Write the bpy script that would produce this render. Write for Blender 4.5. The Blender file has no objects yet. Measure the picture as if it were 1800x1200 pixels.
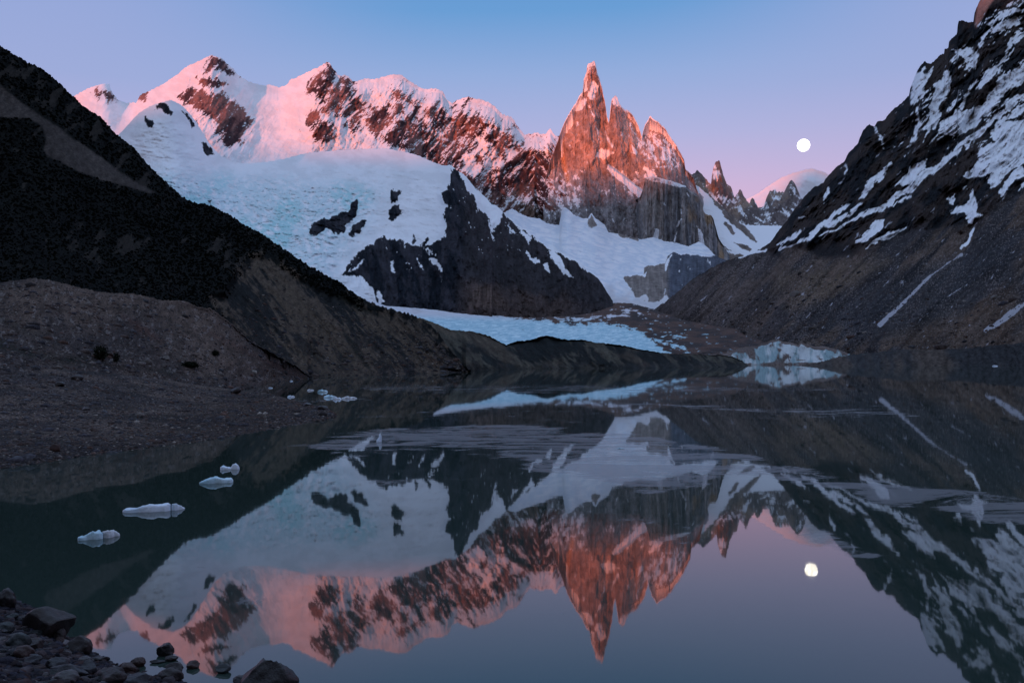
import bpy, math, random
import numpy as np
from mathutils import Vector, Matrix
SC = bpy.context.scene
COL = SC.collection
R = math.radians
F = 1600.0                      # focal length in photograph pixels
CAMZ = 5.0
PITCH, ROLL = 0.0203, 0.0112
# ------------------------------------------------------------------ camera
cd = bpy.data.cameras.new('camera'); cam = bpy.data.objects.new('camera', cd); COL.objects.link(cam)
cd.sensor_width = 36; cd.lens = 36 * F / 1800; cd.clip_start = 0.3; cd.clip_end = 200000
cam.location = (0, 0, CAMZ)
cam.rotation_mode = 'QUATERNION'
mrot = Matrix.Rotation(R(90) + PITCH, 3, 'X') @ Matrix.Rotation(-ROLL, 3, 'Z')
cam.rotation_quaternion = mrot.to_quaternion()
SC.camera = cam
MROT = np.array(mrot)
# ------------------------------------------------------------------ exposure, sky, sun
SC.view_settings.view_transform = 'Standard'; SC.view_settings.look = 'None'
SC.view_settings.exposure = 0; SC.view_settings.gamma = 1
SUN_EL, SUN_AZ = R(1.3), R(24)            # sun behind the viewer, a little to the left
W = bpy.data.worlds.new('World'); SC.world = W; W.use_nodes = True
nt = W.node_tree; nt.nodes.clear()
def N(nt, typ, **kw):
    n = nt.nodes.new(typ)
    for k, v in kw.items():
        if k.startswith('i_'):
            key = k[2:]; key = int(key) if key.isdigit() else key.replace('_', ' ')
            n.inputs[key].default_value = v
        else: setattr(n, k, v)
    return n
def ramp(nt, fac, stops, interp='EASE'):
    r = nt.nodes.new('ShaderNodeValToRGB'); r.color_ramp.interpolation = interp
    e = r.color_ramp.elements
    while len(e) > 1: e.remove(e[-1])
    e[0].position = stops[0][0]; e[0].color = (*stops[0][1], 1)
    for p, c in stops[1:]:
        x = e.new(p); x.color = (*c, 1)
    if fac is not None: nt.links.new(fac, r.inputs[0])
    return r
def lin(r, g, b):
    f = lambda c: (c/255/12.92) if c/255 <= 0.04045 else ((c/255+0.055)/1.055)**2.4
    return (f(r), f(g), f(b))
tc = N(nt, 'ShaderNodeTexCoord'); sx = N(nt, 'ShaderNodeSeparateXYZ')
nt.links.new(tc.outputs['Generated'], sx.inputs[0])
mr = N(nt, 'ShaderNodeMapRange'); mr.inputs['From Min'].default_value = -0.02; mr.inputs['From Max'].default_value = 0.6
nt.links.new(sx.outputs['Z'], mr.inputs['Value'])
def zz(z): return (z + 0.02) / 0.62
# straight ahead the sky turns blue sooner than to the sides
rA = ramp(nt, mr.outputs[0], [(0, lin(205,165,195)), (zz(.10), lin(232,180,206)), (zz(.17), lin(212,181,215)), (zz(.235), lin(178,180,222)),
        (zz(.30), lin(148,173,220)), (zz(.36), lin(106,158,213)), (zz(.46), lin(88,140,205)), (1, lin(80,120,190))], 'LINEAR')
rB = ramp(nt, mr.outputs[0], [(0, lin(205,165,195)), (zz(.12), lin(222,180,212)), (zz(.20), lin(188,180,220)), (zz(.28), lin(158,172,218)),
        (zz(.36), lin(148,167,217)), (zz(.46), lin(120,145,205)), (1, lin(85,120,190))], 'LINEAR')
# azimuth: side weight from |x/y - 0.05|
dv = N(nt, 'ShaderNodeMath', operation='DIVIDE'); nt.links.new(sx.outputs['X'], dv.inputs[0]); nt.links.new(sx.outputs['Y'], dv.inputs[1])
sb = N(nt, 'ShaderNodeMath', operation='SUBTRACT', i_1=0.03); nt.links.new(dv.outputs[0], sb.inputs[0])
ab = N(nt, 'ShaderNodeMath', operation='ABSOLUTE'); nt.links.new(sb.outputs[0], ab.inputs[0])
mw = N(nt, 'ShaderNodeMapRange', interpolation_type='SMOOTHSTEP'); mw.inputs['From Min'].default_value = 0.08; mw.inputs['From Max'].default_value = 0.52
nt.links.new(ab.outputs[0], mw.inputs['Value'])
mx = N(nt, 'ShaderNodeMix', data_type='RGBA'); nt.links.new(mw.outputs[0], mx.inputs[0])
nt.links.new(rA.outputs[0], mx.inputs[6]); nt.links.new(rB.outputs[0], mx.inputs[7])
# physical sky on the sunrise side, behind the viewer
bz = N(nt, 'ShaderNodeMapRange', interpolation_type='SMOOTHSTEP'); bz.inputs['From Min'].default_value = .40; bz.inputs['From Max'].default_value = .75
nt.links.new(sx.outputs['Z'], bz.inputs['Value'])
mxz = N(nt, 'ShaderNodeMix', data_type='RGBA'); nt.links.new(bz.outputs[0], mxz.inputs[0]); nt.links.new(mx.outputs[2], mxz.inputs[6]); mxz.inputs[7].default_value = (.58, .77, 1.14, 1)
sk = N(nt, 'ShaderNodeTexSky', sky_type='NISHITA', sun_disc=False, sun_elevation=SUN_EL, sun_rotation=R(180) + SUN_AZ, altitude=700)
ssc = N(nt, 'ShaderNodeVectorMath', operation='SCALE'); ssc.inputs['Scale'].default_value = 0.06
nt.links.new(sk.outputs[0], ssc.inputs[0])
sad = N(nt, 'ShaderNodeVectorMath', operation='ADD'); nt.links.new(ssc.outputs[0], sad.inputs[0]); sad.inputs[1].default_value = (.20, .23, .36)
bw = N(nt, 'ShaderNodeMapRange', interpolation_type='SMOOTHSTEP'); bw.inputs['From Min'].default_value = 0.25; bw.inputs['From Max'].default_value = -0.6
bw.inputs['To Min'].default_value = 0.0; bw.inputs['To Max'].default_value = 1.0
nt.links.new(sx.outputs['Y'], bw.inputs['Value'])
mx2 = N(nt, 'ShaderNodeMix', data_type='RGBA'); nt.links.new(bw.outputs[0], mx2.inputs[0])
nt.links.new(mxz.outputs[2], mx2.inputs[6]); nt.links.new(sad.outputs[0], mx2.inputs[7])
bg = N(nt, 'ShaderNodeBackground'); bg.inputs['Strength'].default_value = 1.0
nt.links.new(mx2.outputs[2], bg.inputs[0])
ow = N(nt, 'ShaderNodeOutputWorld'); nt.links.new(bg.outputs[0], ow.inputs[0])
sl = bpy.data.lights.new('sun', 'SUN'); sl.energy = 4.9; sl.angle = R(0.7); sl.color = (1.0, 0.235, 0.135)
so = bpy.data.objects.new('sun', sl); COL.objects.link(so)
sdir = Vector((math.sin(SUN_AZ)*math.cos(SUN_EL), math.cos(SUN_AZ)*math.cos(SUN_EL), -math.sin(SUN_EL)))
so.rotation_mode = 'QUATERNION'; so.rotation_quaternion = sdir.to_track_quat('-Z', 'Y')

# ------------------------------------------------------------------ noise
rng0 = np.random.RandomState(7)
G = 256
ang = rng0.rand(G, G) * 2 * np.pi
GX, GY = np.cos(ang), np.sin(ang)
def perlin(x, y):
    xi = np.floor(x).astype(np.int64); yi = np.floor(y).astype(np.int64)
    xf = x - xi; yf = y - yi
    u = xf*xf*xf*(xf*(xf*6-15)+10); v = yf*yf*yf*(yf*(yf*6-15)+10)
    def g(a, b, dx, dy):
        i, j = (xi+a) % G, (yi+b) % G
        return GX[i, j]*dx + GY[i, j]*dy
    n00 = g(0,0,xf,yf); n10 = g(1,0,xf-1,yf); n01 = g(0,1,xf,yf-1); n11 = g(1,1,xf-1,yf-1)
    return 1.5*((n00*(1-u)+n10*u)*(1-v) + (n01*(1-u)+n11*u)*v)
def fbm(x, y, o=5, gain=0.5, seed=0):
    a, s, t = 1.0, 0.0, 0.0
    x = x + seed*17.31; y = y + seed*9.77
    for k in range(o):
        s = s + a*perlin(x, y); t += a; a *= gain
        x, y = x*1.93*0.96 - y*1.93*0.28 + 3.7, x*1.93*0.28 + y*1.93*0.96 + 1.3
    return s / t * 2.5
def ridged(x, y, o=5, gain=0.5, seed=0):
    a, s, t = 1.0, 0.0, 0.0
    x = x + seed*13.1; y = y + seed*7.3
    for k in range(o):
        s = s + a*(1 - 2.2*np.abs(perlin(x, y))); t += a; a *= gain
        x, y = x*1.95*0.97 + y*1.95*0.24 + 5.1, -x*1.95*0.24 + y*1.95*0.97 + 2.9
    return s / t
def sstep(a, b, x):
    t = np.clip((x-a)/(b-a), 0, 1); return t*t*(3-2*t)
def pl(pts, x):
    p = np.array(pts, float); return np.interp(x, p[:, 0], p[:, 1])
def segdist(X, Y, pts, closed):
    d = np.full(X.shape, 1e9); n = len(pts)
    for i in range(n if closed else n-1):
        ax, ay = pts[i]; bx, by = pts[(i+1) % n]
        dx, dy = bx-ax, by-ay; L = dx*dx+dy*dy+1e-9
        t = np.clip(((X-ax)*dx+(Y-ay)*dy)/L, 0, 1)
        d = np.minimum(d, np.hypot(X-ax-t*dx, Y-ay-t*dy))
    return d
def sdf(X, Y, poly):
    out = np.full(X.shape, -40.0)
    p = np.array(poly, float); m = 26
    sel = (X > p[:,0].min()-m) & (X < p[:,0].max()+m) & (Y > p[:,1].min()-m) & (Y < p[:,1].max()+m)
    if not sel.any(): return out
    x, y = X[sel], Y[sel]
    d = segdist(x, y, poly, True)
    ins = np.zeros(x.shape, bool); n = len(poly)
    for i in range(n):
        ax, ay = poly[i]; bx, by = poly[(i+1) % n]
        c = ((ay > y) != (by > y)) & (x < (bx-ax)*(y-ay)/((by-ay) if by != ay else 1e-9)+ax)
        ins ^= c
    out[sel] = np.where(ins, d, -d)
    return out
def streak(X, Y, pts):                 # pts: (x, y, halfwidth)
    p = np.array(pts, float); m = 26
    out = np.full(X.shape, -40.0)
    sel = (X > p[:,0].min()-m) & (X < p[:,0].max()+m) & (Y > p[:,1].min()-m) & (Y < p[:,1].max()+m)
    if not sel.any(): return out
    x, y = X[sel], Y[sel]; b = np.full(x.shape, -40.0)
    for i in range(len(p)-1):
        ax, ay, aw = p[i]; bx, by, bw_ = p[i+1]
        dx, dy = bx-ax, by-ay; L = dx*dx+dy*dy+1e-9
        t = np.clip(((x-ax)*dx+(y-ay)*dy)/L, 0, 1)
        b = np.maximum(b, aw+(bw_-aw)*t - np.hypot(x-ax-t*dx, y-ay-t*dy))
    out[sel] = b
    return out

# ------------------------------------------------------------------ camera rays
def ray(px, py):
    """bearing unit vector and tan(elevation) of a photograph pixel"""
    px = np.asarray(px, float); py = np.asarray(py, float)
    v = np.stack([(px-900)/F, -(py-600)/F, -np.ones_like(px)], -1) @ MROT.T
    h = np.hypot(v[..., 0], v[..., 1])
    return v[..., 0]/h, v[..., 1]/h, v[..., 2]/h
def world(px, py, d):
    bx, by, te = ray(px, py)
    return np.stack([bx*d, by*d, CAMZ + te*d], -1)
def on_plane(px, py, z=0.0):
    bx, by, te = ray(px, py); d = (z-CAMZ)/te
    return np.stack([bx*d, by*d, np.full_like(bx*d, z)], -1)
def horizon(px): return 632.4 - ROLL*(np.asarray(px, float)-900)

# ------------------------------------------------------------------ mesh helpers
def grid_mesh(name, P, col=None, snow=None, mat=None, smooth=True):
    ny, nx = P.shape[:2]
    me = bpy.data.meshes.new(name)
    me.vertices.add(nx*ny); me.vertices.foreach_set('co', P.reshape(-1).astype(np.float32))
    idx = np.arange(nx*ny).reshape(ny, nx)
    q = np.stack([idx[:-1,:-1], idx[:-1,1:], idx[1:,1:], idx[1:,:-1]], -1).reshape(-1, 4)
    nf = len(q)
    me.loops.add(nf*4); me.loops.foreach_set('vertex_index', q.reshape(-1).astype(np.int32))
    me.polygons.add(nf); me.polygons.foreach_set('loop_start', (np.arange(nf)*4).astype(np.int32))
    me.polygons.foreach_set('loop_total', np.full(nf, 4, np.int32))
    me.update(calc_edges=True)
    if smooth: me.polygons.foreach_set('use_smooth', np.ones(nf, bool))
    if col is not None:
        a = me.attributes.new('Col', 'FLOAT_COLOR', 'POINT')
        c = np.ones((ny*nx, 4), np.float32); c[:, :3] = col.reshape(-1, 3); a.data.foreach_set('color', c.reshape(-1))
    if snow is not None:
        a = me.attributes.new('snow', 'FLOAT', 'POINT'); a.data.foreach_set('value', snow.reshape(-1).astype(np.float32))
    if mat: me.materials.append(mat)
    o = bpy.data.objects.new(name, me); COL.objects.link(o)
    return o
def tri_mesh(name, V, T, col=None, mat=None, smooth=False):
    me = bpy.data.meshes.new(name); nf = len(T)
    me.vertices.add(len(V)); me.vertices.foreach_set('co', np.asarray(V, np.float32).reshape(-1))
    me.loops.add(nf*3); me.loops.foreach_set('vertex_index', np.asarray(T, np.int32).reshape(-1))
    me.polygons.add(nf); me.polygons.foreach_set('loop_start', (np.arange(nf)*3).astype(np.int32))
    me.polygons.foreach_set('loop_total', np.full(nf, 3, np.int32))
    me.update(calc_edges=True)
    if smooth: me.polygons.foreach_set('use_smooth', np.ones(nf, bool))
    if col is not None:
        a = me.attributes.new('Col', 'FLOAT_COLOR', 'POINT')
        c = np.ones((len(V), 4), np.float32); c[:, :3] = col; a.data.foreach_set('color', c.reshape(-1))
    if mat: me.materials.append(mat)
    return me
def struct(o, label=None, kind='structure'):
    o['kind'] = kind
    if label: o['label'] = label
    return o
def tag(o, label, cat, group=None):
    o['label'] = label; o['category'] = cat
    if group: o['group'] = group
    return o

# ------------------------------------------------------------------ materials
def terrain_mat(name, scale, bump, var=0.35, rough=0.92, snow_rough=0.65, dist=1.0):
    m = bpy.data.materials.new(name); m.use_nodes = True; t = m.node_tree; t.nodes.clear()
    out = N(t, 'ShaderNodeOutputMaterial'); b = N(t, 'ShaderNodeBsdfPrincipled')
    t.links.new(b.outputs[0], out.inputs[0])
    at = N(t, 'ShaderNodeAttribute', attribute_name='Col'); sn = N(t, 'ShaderNodeAttribute', attribute_name='snow')
    tcn = N(t, 'ShaderNodeTexCoord')
    n1 = N(t, 'ShaderNodeTexNoise'); n1.inputs['Scale'].default_value = scale; n1.inputs['Detail'].default_value = 6; n1.inputs['Roughness'].default_value = 0.65
    t.links.new(tcn.outputs['Object'], n1.inputs['Vector'])
    mrn = N(t, 'ShaderNodeMapRange'); mrn.inputs['From Min'].default_value = 0.3; mrn.inputs['From Max'].default_value = 0.7
    mrn.inputs['To Min'].default_value = 1-var; mrn.inputs['To Max'].default_value = 1+var
    t.links.new(n1.outputs[0], mrn.inputs['Value'])
    one = N(t, 'ShaderNodeMix', data_type='FLOAT'); t.links.new(sn.outputs['Fac'], one.inputs[0])
    t.links.new(mrn.outputs[0], one.inputs[2]); one.inputs[3].default_value = 1.0
    vm = N(t, 'ShaderNodeVectorMath', operation='SCALE'); t.links.new(at.outputs['Color'], vm.inputs[0]); t.links.new(one.outputs[0], vm.inputs['Scale'])
    t.links.new(vm.outputs[0], b.inputs['Base Color'])
    rg = N(t, 'ShaderNodeMix', data_type='FLOAT'); t.links.new(sn.outputs['Fac'], rg.inputs[0]); rg.inputs[2].default_value = rough; rg.inputs[3].default_value = snow_rough
    t.links.new(rg.outputs[0], b.inputs['Roughness']); sl_ = N(t, 'ShaderNodeMath', operation='MULTIPLY_ADD'); t.links.new(sn.outputs['Fac'], sl_.inputs[0]); sl_.inputs[1].default_value = .22; sl_.inputs[2].default_value = .03
    t.links.new(sl_.outputs[0], b.inputs['Specular IOR Level'])
    bs = N(t, 'ShaderNodeMath', operation='MULTIPLY_ADD'); t.links.new(sn.outputs['Fac'], bs.inputs[0]); bs.inputs[1].default_value = -0.75; bs.inputs[2].default_value = 0.95
    bp = N(t, 'ShaderNodeBump'); bp.inputs['Distance'].default_value = bump
    t.links.new(bs.outputs[0], bp.inputs['Strength']); t.links.new(n1.outputs[0], bp.inputs['Height']); t.links.new(bp.outputs[0], b.inputs['Normal'])
    return m
M_FAR = terrain_mat('far_rock_and_snow', 0.03, 26)
M_MID = terrain_mat('mid_rock_and_snow', 0.06, 14)
M_NEAR = terrain_mat('near_rock_and_scree', 0.6, 1.0, var=0.5)
M_GRAVEL = terrain_mat('gravel_ground', 4.0, 0.12, var=0.6)
SNOW = np.array([.80, .84, .88]); ICE = np.array([.52, .74, .80]); CYAN = np.array([.34, .66, .70])

def mixc(a, b, t): return a*(1-t[..., None]) + b*t[..., None]
# ------------------------------------------------------------------ layer builder
def layer(name, sky, base, dsky, dbase, x0, x1, dx, ny, relief, colour, mat, power=1.0, tpow=1.0,
          jag=0.0, jagw=6.0, back=None, skirt=None, label=None, kind='structure', edge=0.15, smooth_px=45, wl=None):
    """a mountain face seen at real distances: columns by bearing, rows from foot to crest; then its far side"""
    px = np.arange(x0, x1+dx*0.5, dx); nx = len(px)
    s = pl(sky, px)
    if jag: s = s + jag*fbm(px/jagw, px*0+3.3, 4, 0.6)
    b = pl(base, px); b = np.maximum(b, s+1.0)
    t = (np.linspace(0, 1, ny)**tpow)[:, None]
    PY = b[None]+(s-b)[None]*t; PX = np.broadcast_to(px[None], PY.shape)
    ds = pl(dsky, px); db = pl(dbase, px)
    kw = max(3, int(round(smooth_px/dx))) | 1; ker = np.hanning(kw+2); ker /= ker.sum()
    padn = len(ker)//2
    s0 = np.convolve(np.pad(s, padn, mode='edge'), ker, 'valid'); b0 = np.convolve(np.pad(b, padn, mode='edge'), ker, 'valid')
    ts = np.clip((b0[None]-PY)/np.maximum(b0-s0, 2)[None], 0, 1.6)
    k2 = np.hanning(int(2*smooth_px/dx)+3 | 1); k2 /= k2.sum(); p2 = len(k2)//2
    sm = lambda q: np.convolve(np.pad(q, p2, mode='edge'), k2, 'valid')
    ds, db = sm(ds), sm(db)
    if wl:
        wz = np.hypot(*np.moveaxis(on_plane(px, np.maximum(b, horizon(px)+6), -.12)[..., :2], -1, 0)); ww = sstep(wl[0]-8, wl[0], px)*(1-sstep(wl[1], wl[1]+8, px))
        db = db*(1-ww)+wz*ww; ds = np.maximum(ds, db+2)
    D = db[None]+(ds-db)[None]*ts**power
    dm = float(np.mean(D))
    S = (PX-900)/F*dm; H = (630-PY)/F*dm
    rel, aux = relief(PX, PY, S, H, D, t)
    global LEDGE                       # how much each spot of the relief leans back: snow stays on ledges
    LEDGE = np.gradient(rel, axis=0)/(np.gradient(H, axis=0)+1e-6)
    LEDGE = np.clip((LEDGE-LEDGE.mean())/(LEDGE.std()+1e-6), -2, 2)
    # the crest keeps its place in depth
    fade = np.clip((1-t)/edge, 0.25, 1)
    D2 = D + rel*fade
    P = world(PX, PY, D2)
    col, snow = colour(PX, PY, S, H, t, aux, P)
    rows, cr, sr = [], [], []
    if skirt is not None:
        k = P[0].copy(); k[:, 2] = np.minimum(k[:, 2], 0) - skirt; rows.append(k[None]); cr.append(col[:1]); sr.append(snow[:1])
    rows.append(P); cr.append(col); sr.append(snow)
    bk = back if back is not None else (0.05*dm, 0.05*dm)
    bx, by, _ = ray(px, s); top = P[-1]
    for k in (0.25, 0.7, 1.6, 3.5):
        q = top.copy(); nz = 0.25*bk[0]*fbm(px/9.0, px*0+k*5, 3)
        q[:, 0] += bx*(bk[0]*k+nz); q[:, 1] += by*(bk[0]*k+nz); q[:, 2] = np.maximum(q[:, 2]-bk[1]*k, np.minimum(-12, top[:, 2]-1))
        rows.append(q[None]); cr.append(col[-1:]); sr.append(snow[-1:])
    o = grid_mesh(name, np.concatenate(rows), np.concatenate(cr), np.concatenate(sr), mat)
    o['_'] = 0; del o['_']
    struct(o, label, kind)
    return o, PX, PY, P
def rockmask(PX, PY, base, rocks=(), snows=(), rs=(), ss=(), soft=4.0, noise=None, k=0.8, width=0.1, warp=None, C=.8):
    X, Y = PX, PY
    if warp is not None: X = PX+warp[0]; Y = PY+warp[1]
    v = base
    for p in rocks: v = np.maximum(v, np.minimum(sdf(X, Y, p)/soft, C))
    for p in rs: v = np.maximum(v, np.minimum(streak(X, Y, p)/soft, C))
    for p in snows: v = np.minimum(v, np.maximum(-sdf(X, Y, p)/soft, -C))
    for p in ss: v = np.minimum(v, np.maximum(-streak(X, Y, p)/soft, -C))
    if noise is not None: v = v + k*noise
    return sstep(-width, width, v)
def col3(*c): return np.array(c)

# ================================================================== SETTING
def nz2(S, H, w, seed, o=5, g=0.5, aspect=1.0, slant=0.0):
    """fractal noise, w metres across; aspect stretches it down the fall line, slant leans it"""
    return fbm((S+slant*H)/w, H/(w*aspect), o, g, seed)
def rd2(S, H, w, seed, o=5, g=0.5, aspect=1.0, slant=0.0):
    return ridged((S+slant*H)/w, H/(w*aspect), o, g, seed)

# ---- far snow mountain behind the small spires
def rel(PX, PY, S, H, D, t):
    n = rd2(S, H, 900, 2, 6, .55, 1.5, .4); return -150*n, n
def colr(PX, PY, S, H, t, n, P):
    r = rockmask(PX, PY, -0.9+0*PX, noise=nz2(S, H, 160, 3, 5, .65, 2), k=.7)
    return mixc(SNOW*np.ones(PX.shape+(3,)), np.ones(PX.shape+(3,))*col3(.2,.17,.17), r), 1-r
layer('distant_snow_mountain', [(1290,372),(1313,349),(1330,341),(1350,327),(1370,314),(1383,308),(1400,302),(1412,299),(1427,296),(1450,303),(1470,318),(1500,330),(1560,350)],
      [(1290,420),(1560,430)], [(1290,10900),(1427,10700),(1560,11300)], [(1290,9900),(1560,9900)], 1290, 1560, 1.6, 80, rel, colr, M_FAR, jag=.8, label='distant snow mountain half in pink light')

# ---- small grey spires right of the towers
def rel(PX, PY, S, H, D, t):
    n = rd2(S, H, 330, 5, 7, .6, 2.2, -.25); return -130*n - 40*nz2(S, H, 60, 6, 4, .6, 3), n
def colr(PX, PY, S, H, t, n, P):
    nn = nz2(S, H, 90, 8, 6, .65, 1.6, .5)
    base = -0.75+0.0*PX
    base = 0.75 - 0.5*(n < -.1)*sstep(330, 380, PY)
    r = rockmask(PX, PY, base, snows=[[(1251,312),(1258,300),(1265,300),(1262,322)], [(1293,365),(1303,362),(1316,385),(1310,387)]],
                 ss=[[(1253,345,1.2),(1268,365,1.6),(1280,378,1)], [(1366,356,1),(1388,380,1.5)], [(1340,378,1),(1372,372,1.5)], [(1322,378,1),(1345,392,1.5)]],
                 soft=2.5, noise=nn-.45*LEDGE, k=.95)
    c1, c2 = col3(.33,.26,.21), col3(.17,.15,.15)
    rock = mixc(c1*np.ones(PX.shape+(3,)), c2*np.ones(PX.shape+(3,)), sstep(-.4, .5, nz2(S, H, 200, 9, 4)+.5*sstep(1290,1310,PX)))
    return mixc(SNOW*np.ones(PX.shape+(3,)), rock, r), 1-r
layer('grey_rock_spires', [(1190,310),(1205,303),(1212,308),(1218,306),(1225,299),(1231,304),(1237,311),(1244,318),(1250,324),(1251,310),(1254,294),(1257,287),(1260,284),(1263,281),(1265,284),(1268,294),(1271,306),(1277,322),(1281,325),(1285,328),(1288,337),(1291,348),(1295,342),(1298,337),(1301,333),(1304,334),(1306,342),(1309,348),(1317,357),(1320,351),(1323,348),(1326,352),(1332,364),(1343,363),(1346,352),(1350,342),(1353,336),(1357,337),(1362,332),(1364,333),(1366,339),(1369,336),(1372,339),(1375,335),(1377,339),(1381,332),(1384,326),(1388,320),(1391,317),(1395,320),(1399,326),(1403,337),(1406,345),(1420,362),(1450,380)],
      [(1190,440),(1300,425),(1330,405),(1375,400),(1450,410)], [(1190,8300),(1290,8800),(1450,9400)], [(1190,7700),(1290,8000),(1450,8500)], 1190, 1450, 0.9, 130, rel, colr, M_FAR, jag=1.6, jagw=4, back=(180,500), label='jagged grey rock spires between the towers and the right slope')

# ---- the long snowy massif on the left
MS = [(80,190),(120,175),(147,160),(160,153),(170,150),(182,147),(188,149),(192,147),(195,158),(200,166),(208,177),(223,181),(240,180),(245,170),(250,165),(267,158),(287,148),(300,139),(310,132),(325,120),(337,113),(350,107),(360,102),(367,100),(372,97),(379,100),(387,101),(393,106),(400,113),(410,121),(417,130),(426,137),(437,143),(447,147),(457,149),(467,150),(473,148),(480,151),(492,153),(500,151),(507,147),(509,140),(520,137),(533,130),(547,124),(560,118),(570,112),(577,109),(581,113),(585,121),(589,124),(593,131),(600,134),(606,132),(613,135),(619,143),(625,143),(636,140),(647,138),(657,139),(667,137),(678,134),(690,131),(700,131),(707,133),(716,139),(727,147),(740,155),(750,157),(760,156),(770,157),(778,160),(782,166),(783,173),(789,178),(795,182),(799,179),(803,177),(812,173),(823,170),(832,173),(847,175),(856,179),(867,185),(875,192),(882,200),(890,203),(897,205),(903,210),(908,220),(916,230),(923,237),(933,235),(943,233),(952,236),(960,235),(964,229),(967,225),(971,231),(975,237),(983,240),(1000,260),(1040,300)]
ROCK_M = [
 [(372,97),(387,102),(400,113),(417,132),(410,136),(397,130),(390,125),(383,119),(373,121),(367,128),(362,117),(367,103)],
 [(343,138),(367,132),(383,143),(400,150),(383,152),(367,150),(350,147)],
 [(315,172),(333,152),(350,157),(357,163),(377,163),(400,170),(417,183),(430,200),(447,213),(437,227),(427,257),(410,260),(387,250),(375,230),(377,213),(353,193),(343,195),(327,183)],
 [(320,198),(333,207),(347,225),(337,220),(323,207)], [(298,178),(317,190),(306,184)],
 [(557,127),(577,113),(587,123),(592,137),(613,157),(607,180),(600,203),(583,193),(577,213),(587,227),(567,190),(560,167),(547,172),(538,167),(547,140)],
 [(547,203),(560,190),(573,213),(587,243),(577,252),(550,243),(542,213)],
 [(622,160),(637,190),(650,200),(637,210),(633,223),(617,237),(603,223),(607,200),(613,177)],
 [(650,187),(677,190),(697,207),(683,223),(667,243),(650,233),(647,207)],
 [(697,210),(717,213),(733,230),(747,253),(775,290),(743,284),(723,270),(703,253),(697,262),(690,250),(673,250),(683,227)],
 [(600,134),(613,138),(622,148),(616,152),(600,143)],
 [(166,158),(180,163),(200,170),(205,176),(190,177),(170,173)], [(244,172),(250,165),(258,163),(252,172)],
]
SNOW_M = [
 [(833,233),(850,240),(870,260),(893,290),(850,297),(843,267)], [(813,273),(833,273),(853,307),(830,312),(817,297)],
 [(888,262),(898,257),(908,262),(909,272),(900,279),(889,273)], [(927,240),(960,238),(950,258),(940,262),(932,252)],
 [(630,145),(690,136),(740,160),(725,168),(700,158),(690,190),(660,180),(640,160)], [(700,175),(715,172),(730,195),(712,205)],
 [(750,160),(775,160),(780,166),(760,168)], [(805,180),(825,172),(862,186),(880,204),(860,196),(835,182),(815,186)],
 [(738,196),(760,215),(785,240),(770,240),(745,218)], [(600,150),(625,160),(650,182),(640,186),(622,170)],
 [(636,235),(670,250),(700,262),(760,285),(700,300),(600,290),(560,262),(590,240)],
 [(598,232),(612,240),(640,243),(600,262),(585,252)],
]
def rel(PX, PY, S, H, D, t):
    rocky = sstep(520, 560, PX) + sstep(300,330,PX)*(1-sstep(440,470,PX))*.6
    rocky = np.clip(rocky, 0.28, 1)
    wx = 60*nz2(S, H, 500, 11, 3)
    sl = np.where(PX < 940, -.45, .35)
    n = rd2(S+wx, H, 420, 12, 7, .58, 2.0, sl)
    big = rd2(S, H, 1500, 13, 3, .5, 1.6, -.3)
    seracs = rd2(S, H, 120, 16, 4, .6, .5)*10*(1-rocky)
    return -(170*n*rocky + 170*big) - seracs*1.6 - 32*nz2(S, H, 60, 14, 5, .62, 2, sl)*rocky, (n, rocky)
def colr(PX, PY, S, H, t, aux, P):
    n, rocky = aux
    sl = np.where(PX < 940, -.6, .45)
    nn = nz2(S, H, 95, 15, 6, .68, 2.4, sl)
    wall = sstep(655, 700, PX)
    base = -1.6 + 0.0*PX
    steep = 1.35*sstep(10, 45, PY-np.interp(PX[0], *np.array(MS, float).T)[None])
    base = np.where(PX > 660, base + .65*wall + wall*(steep + 0.25*sstep(200, 330, PY)) - .35*(n < -.15), base)
    wp = (5*nz2(S, H, 110, 21, 4, .6, 1.5), 5*nz2(S, H, 110, 22, 4, .6, 1.5))
    vein = sstep(.62, .86, rd2(S, H, 75, 23, 4, .6, 4, sl))*sstep(-.4, .3, nz2(S, H, 300, 24, 3))
    r = rockmask(PX, PY, base, ROCK_M, SNOW_M, soft=6, noise=nn+.65*nz2(S,H,24,26,5,.75,1.8,sl)-.8*vein-.42*LEDGE, k=.98, C=.9, warp=wp, width=.09)
    c1, c2, c3 = col3(.25,.145,.13), col3(.060,.040,.046), col3(.25,.18,.145)
    k = sstep(-.35, .35, nz2(S, H, 130, 17, 6, .65, 2, sl)); rock = mixc(c1*np.ones(PX.shape+(3,)), c2*np.ones(PX.shape+(3,)), k)
    rock = mixc(rock, c3*np.ones(PX.shape+(3,)), sstep(880, 940, PX)*sstep(310, 350, PY)*sstep(-.2, .5, nz2(S, H, 300, 18, 3)))
    sn = SNOW*np.ones(PX.shape+(3,))*(1-.12*sstep(-.4,.5,nz2(S,H,140,25,6,.65,.7,.5)))[..., None]
    return mixc(sn, rock, r), 1-r
layer('snowy_mountain_massif', MS, [(80,275),(215,262),(300,240),(350,262),(430,315),(560,305),(700,312),(800,340),(880,410),(950,425),(1040,425)],
      [(80,8200),(200,8200),(372,7500),(480,7900),(577,7400),(700,7600),(820,7500),(950,7700),(1040,7700)],
      [(80,6700),(300,6300),(430,5950),(560,6200),(700,6200),(800,6500),(900,6700),(1040,6800)], 80, 1040, 1.15, 250, rel, colr, M_FAR, power=1.25, jag=1.2, jagw=4, label='long snow-capped mountain massif lit pink')

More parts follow.
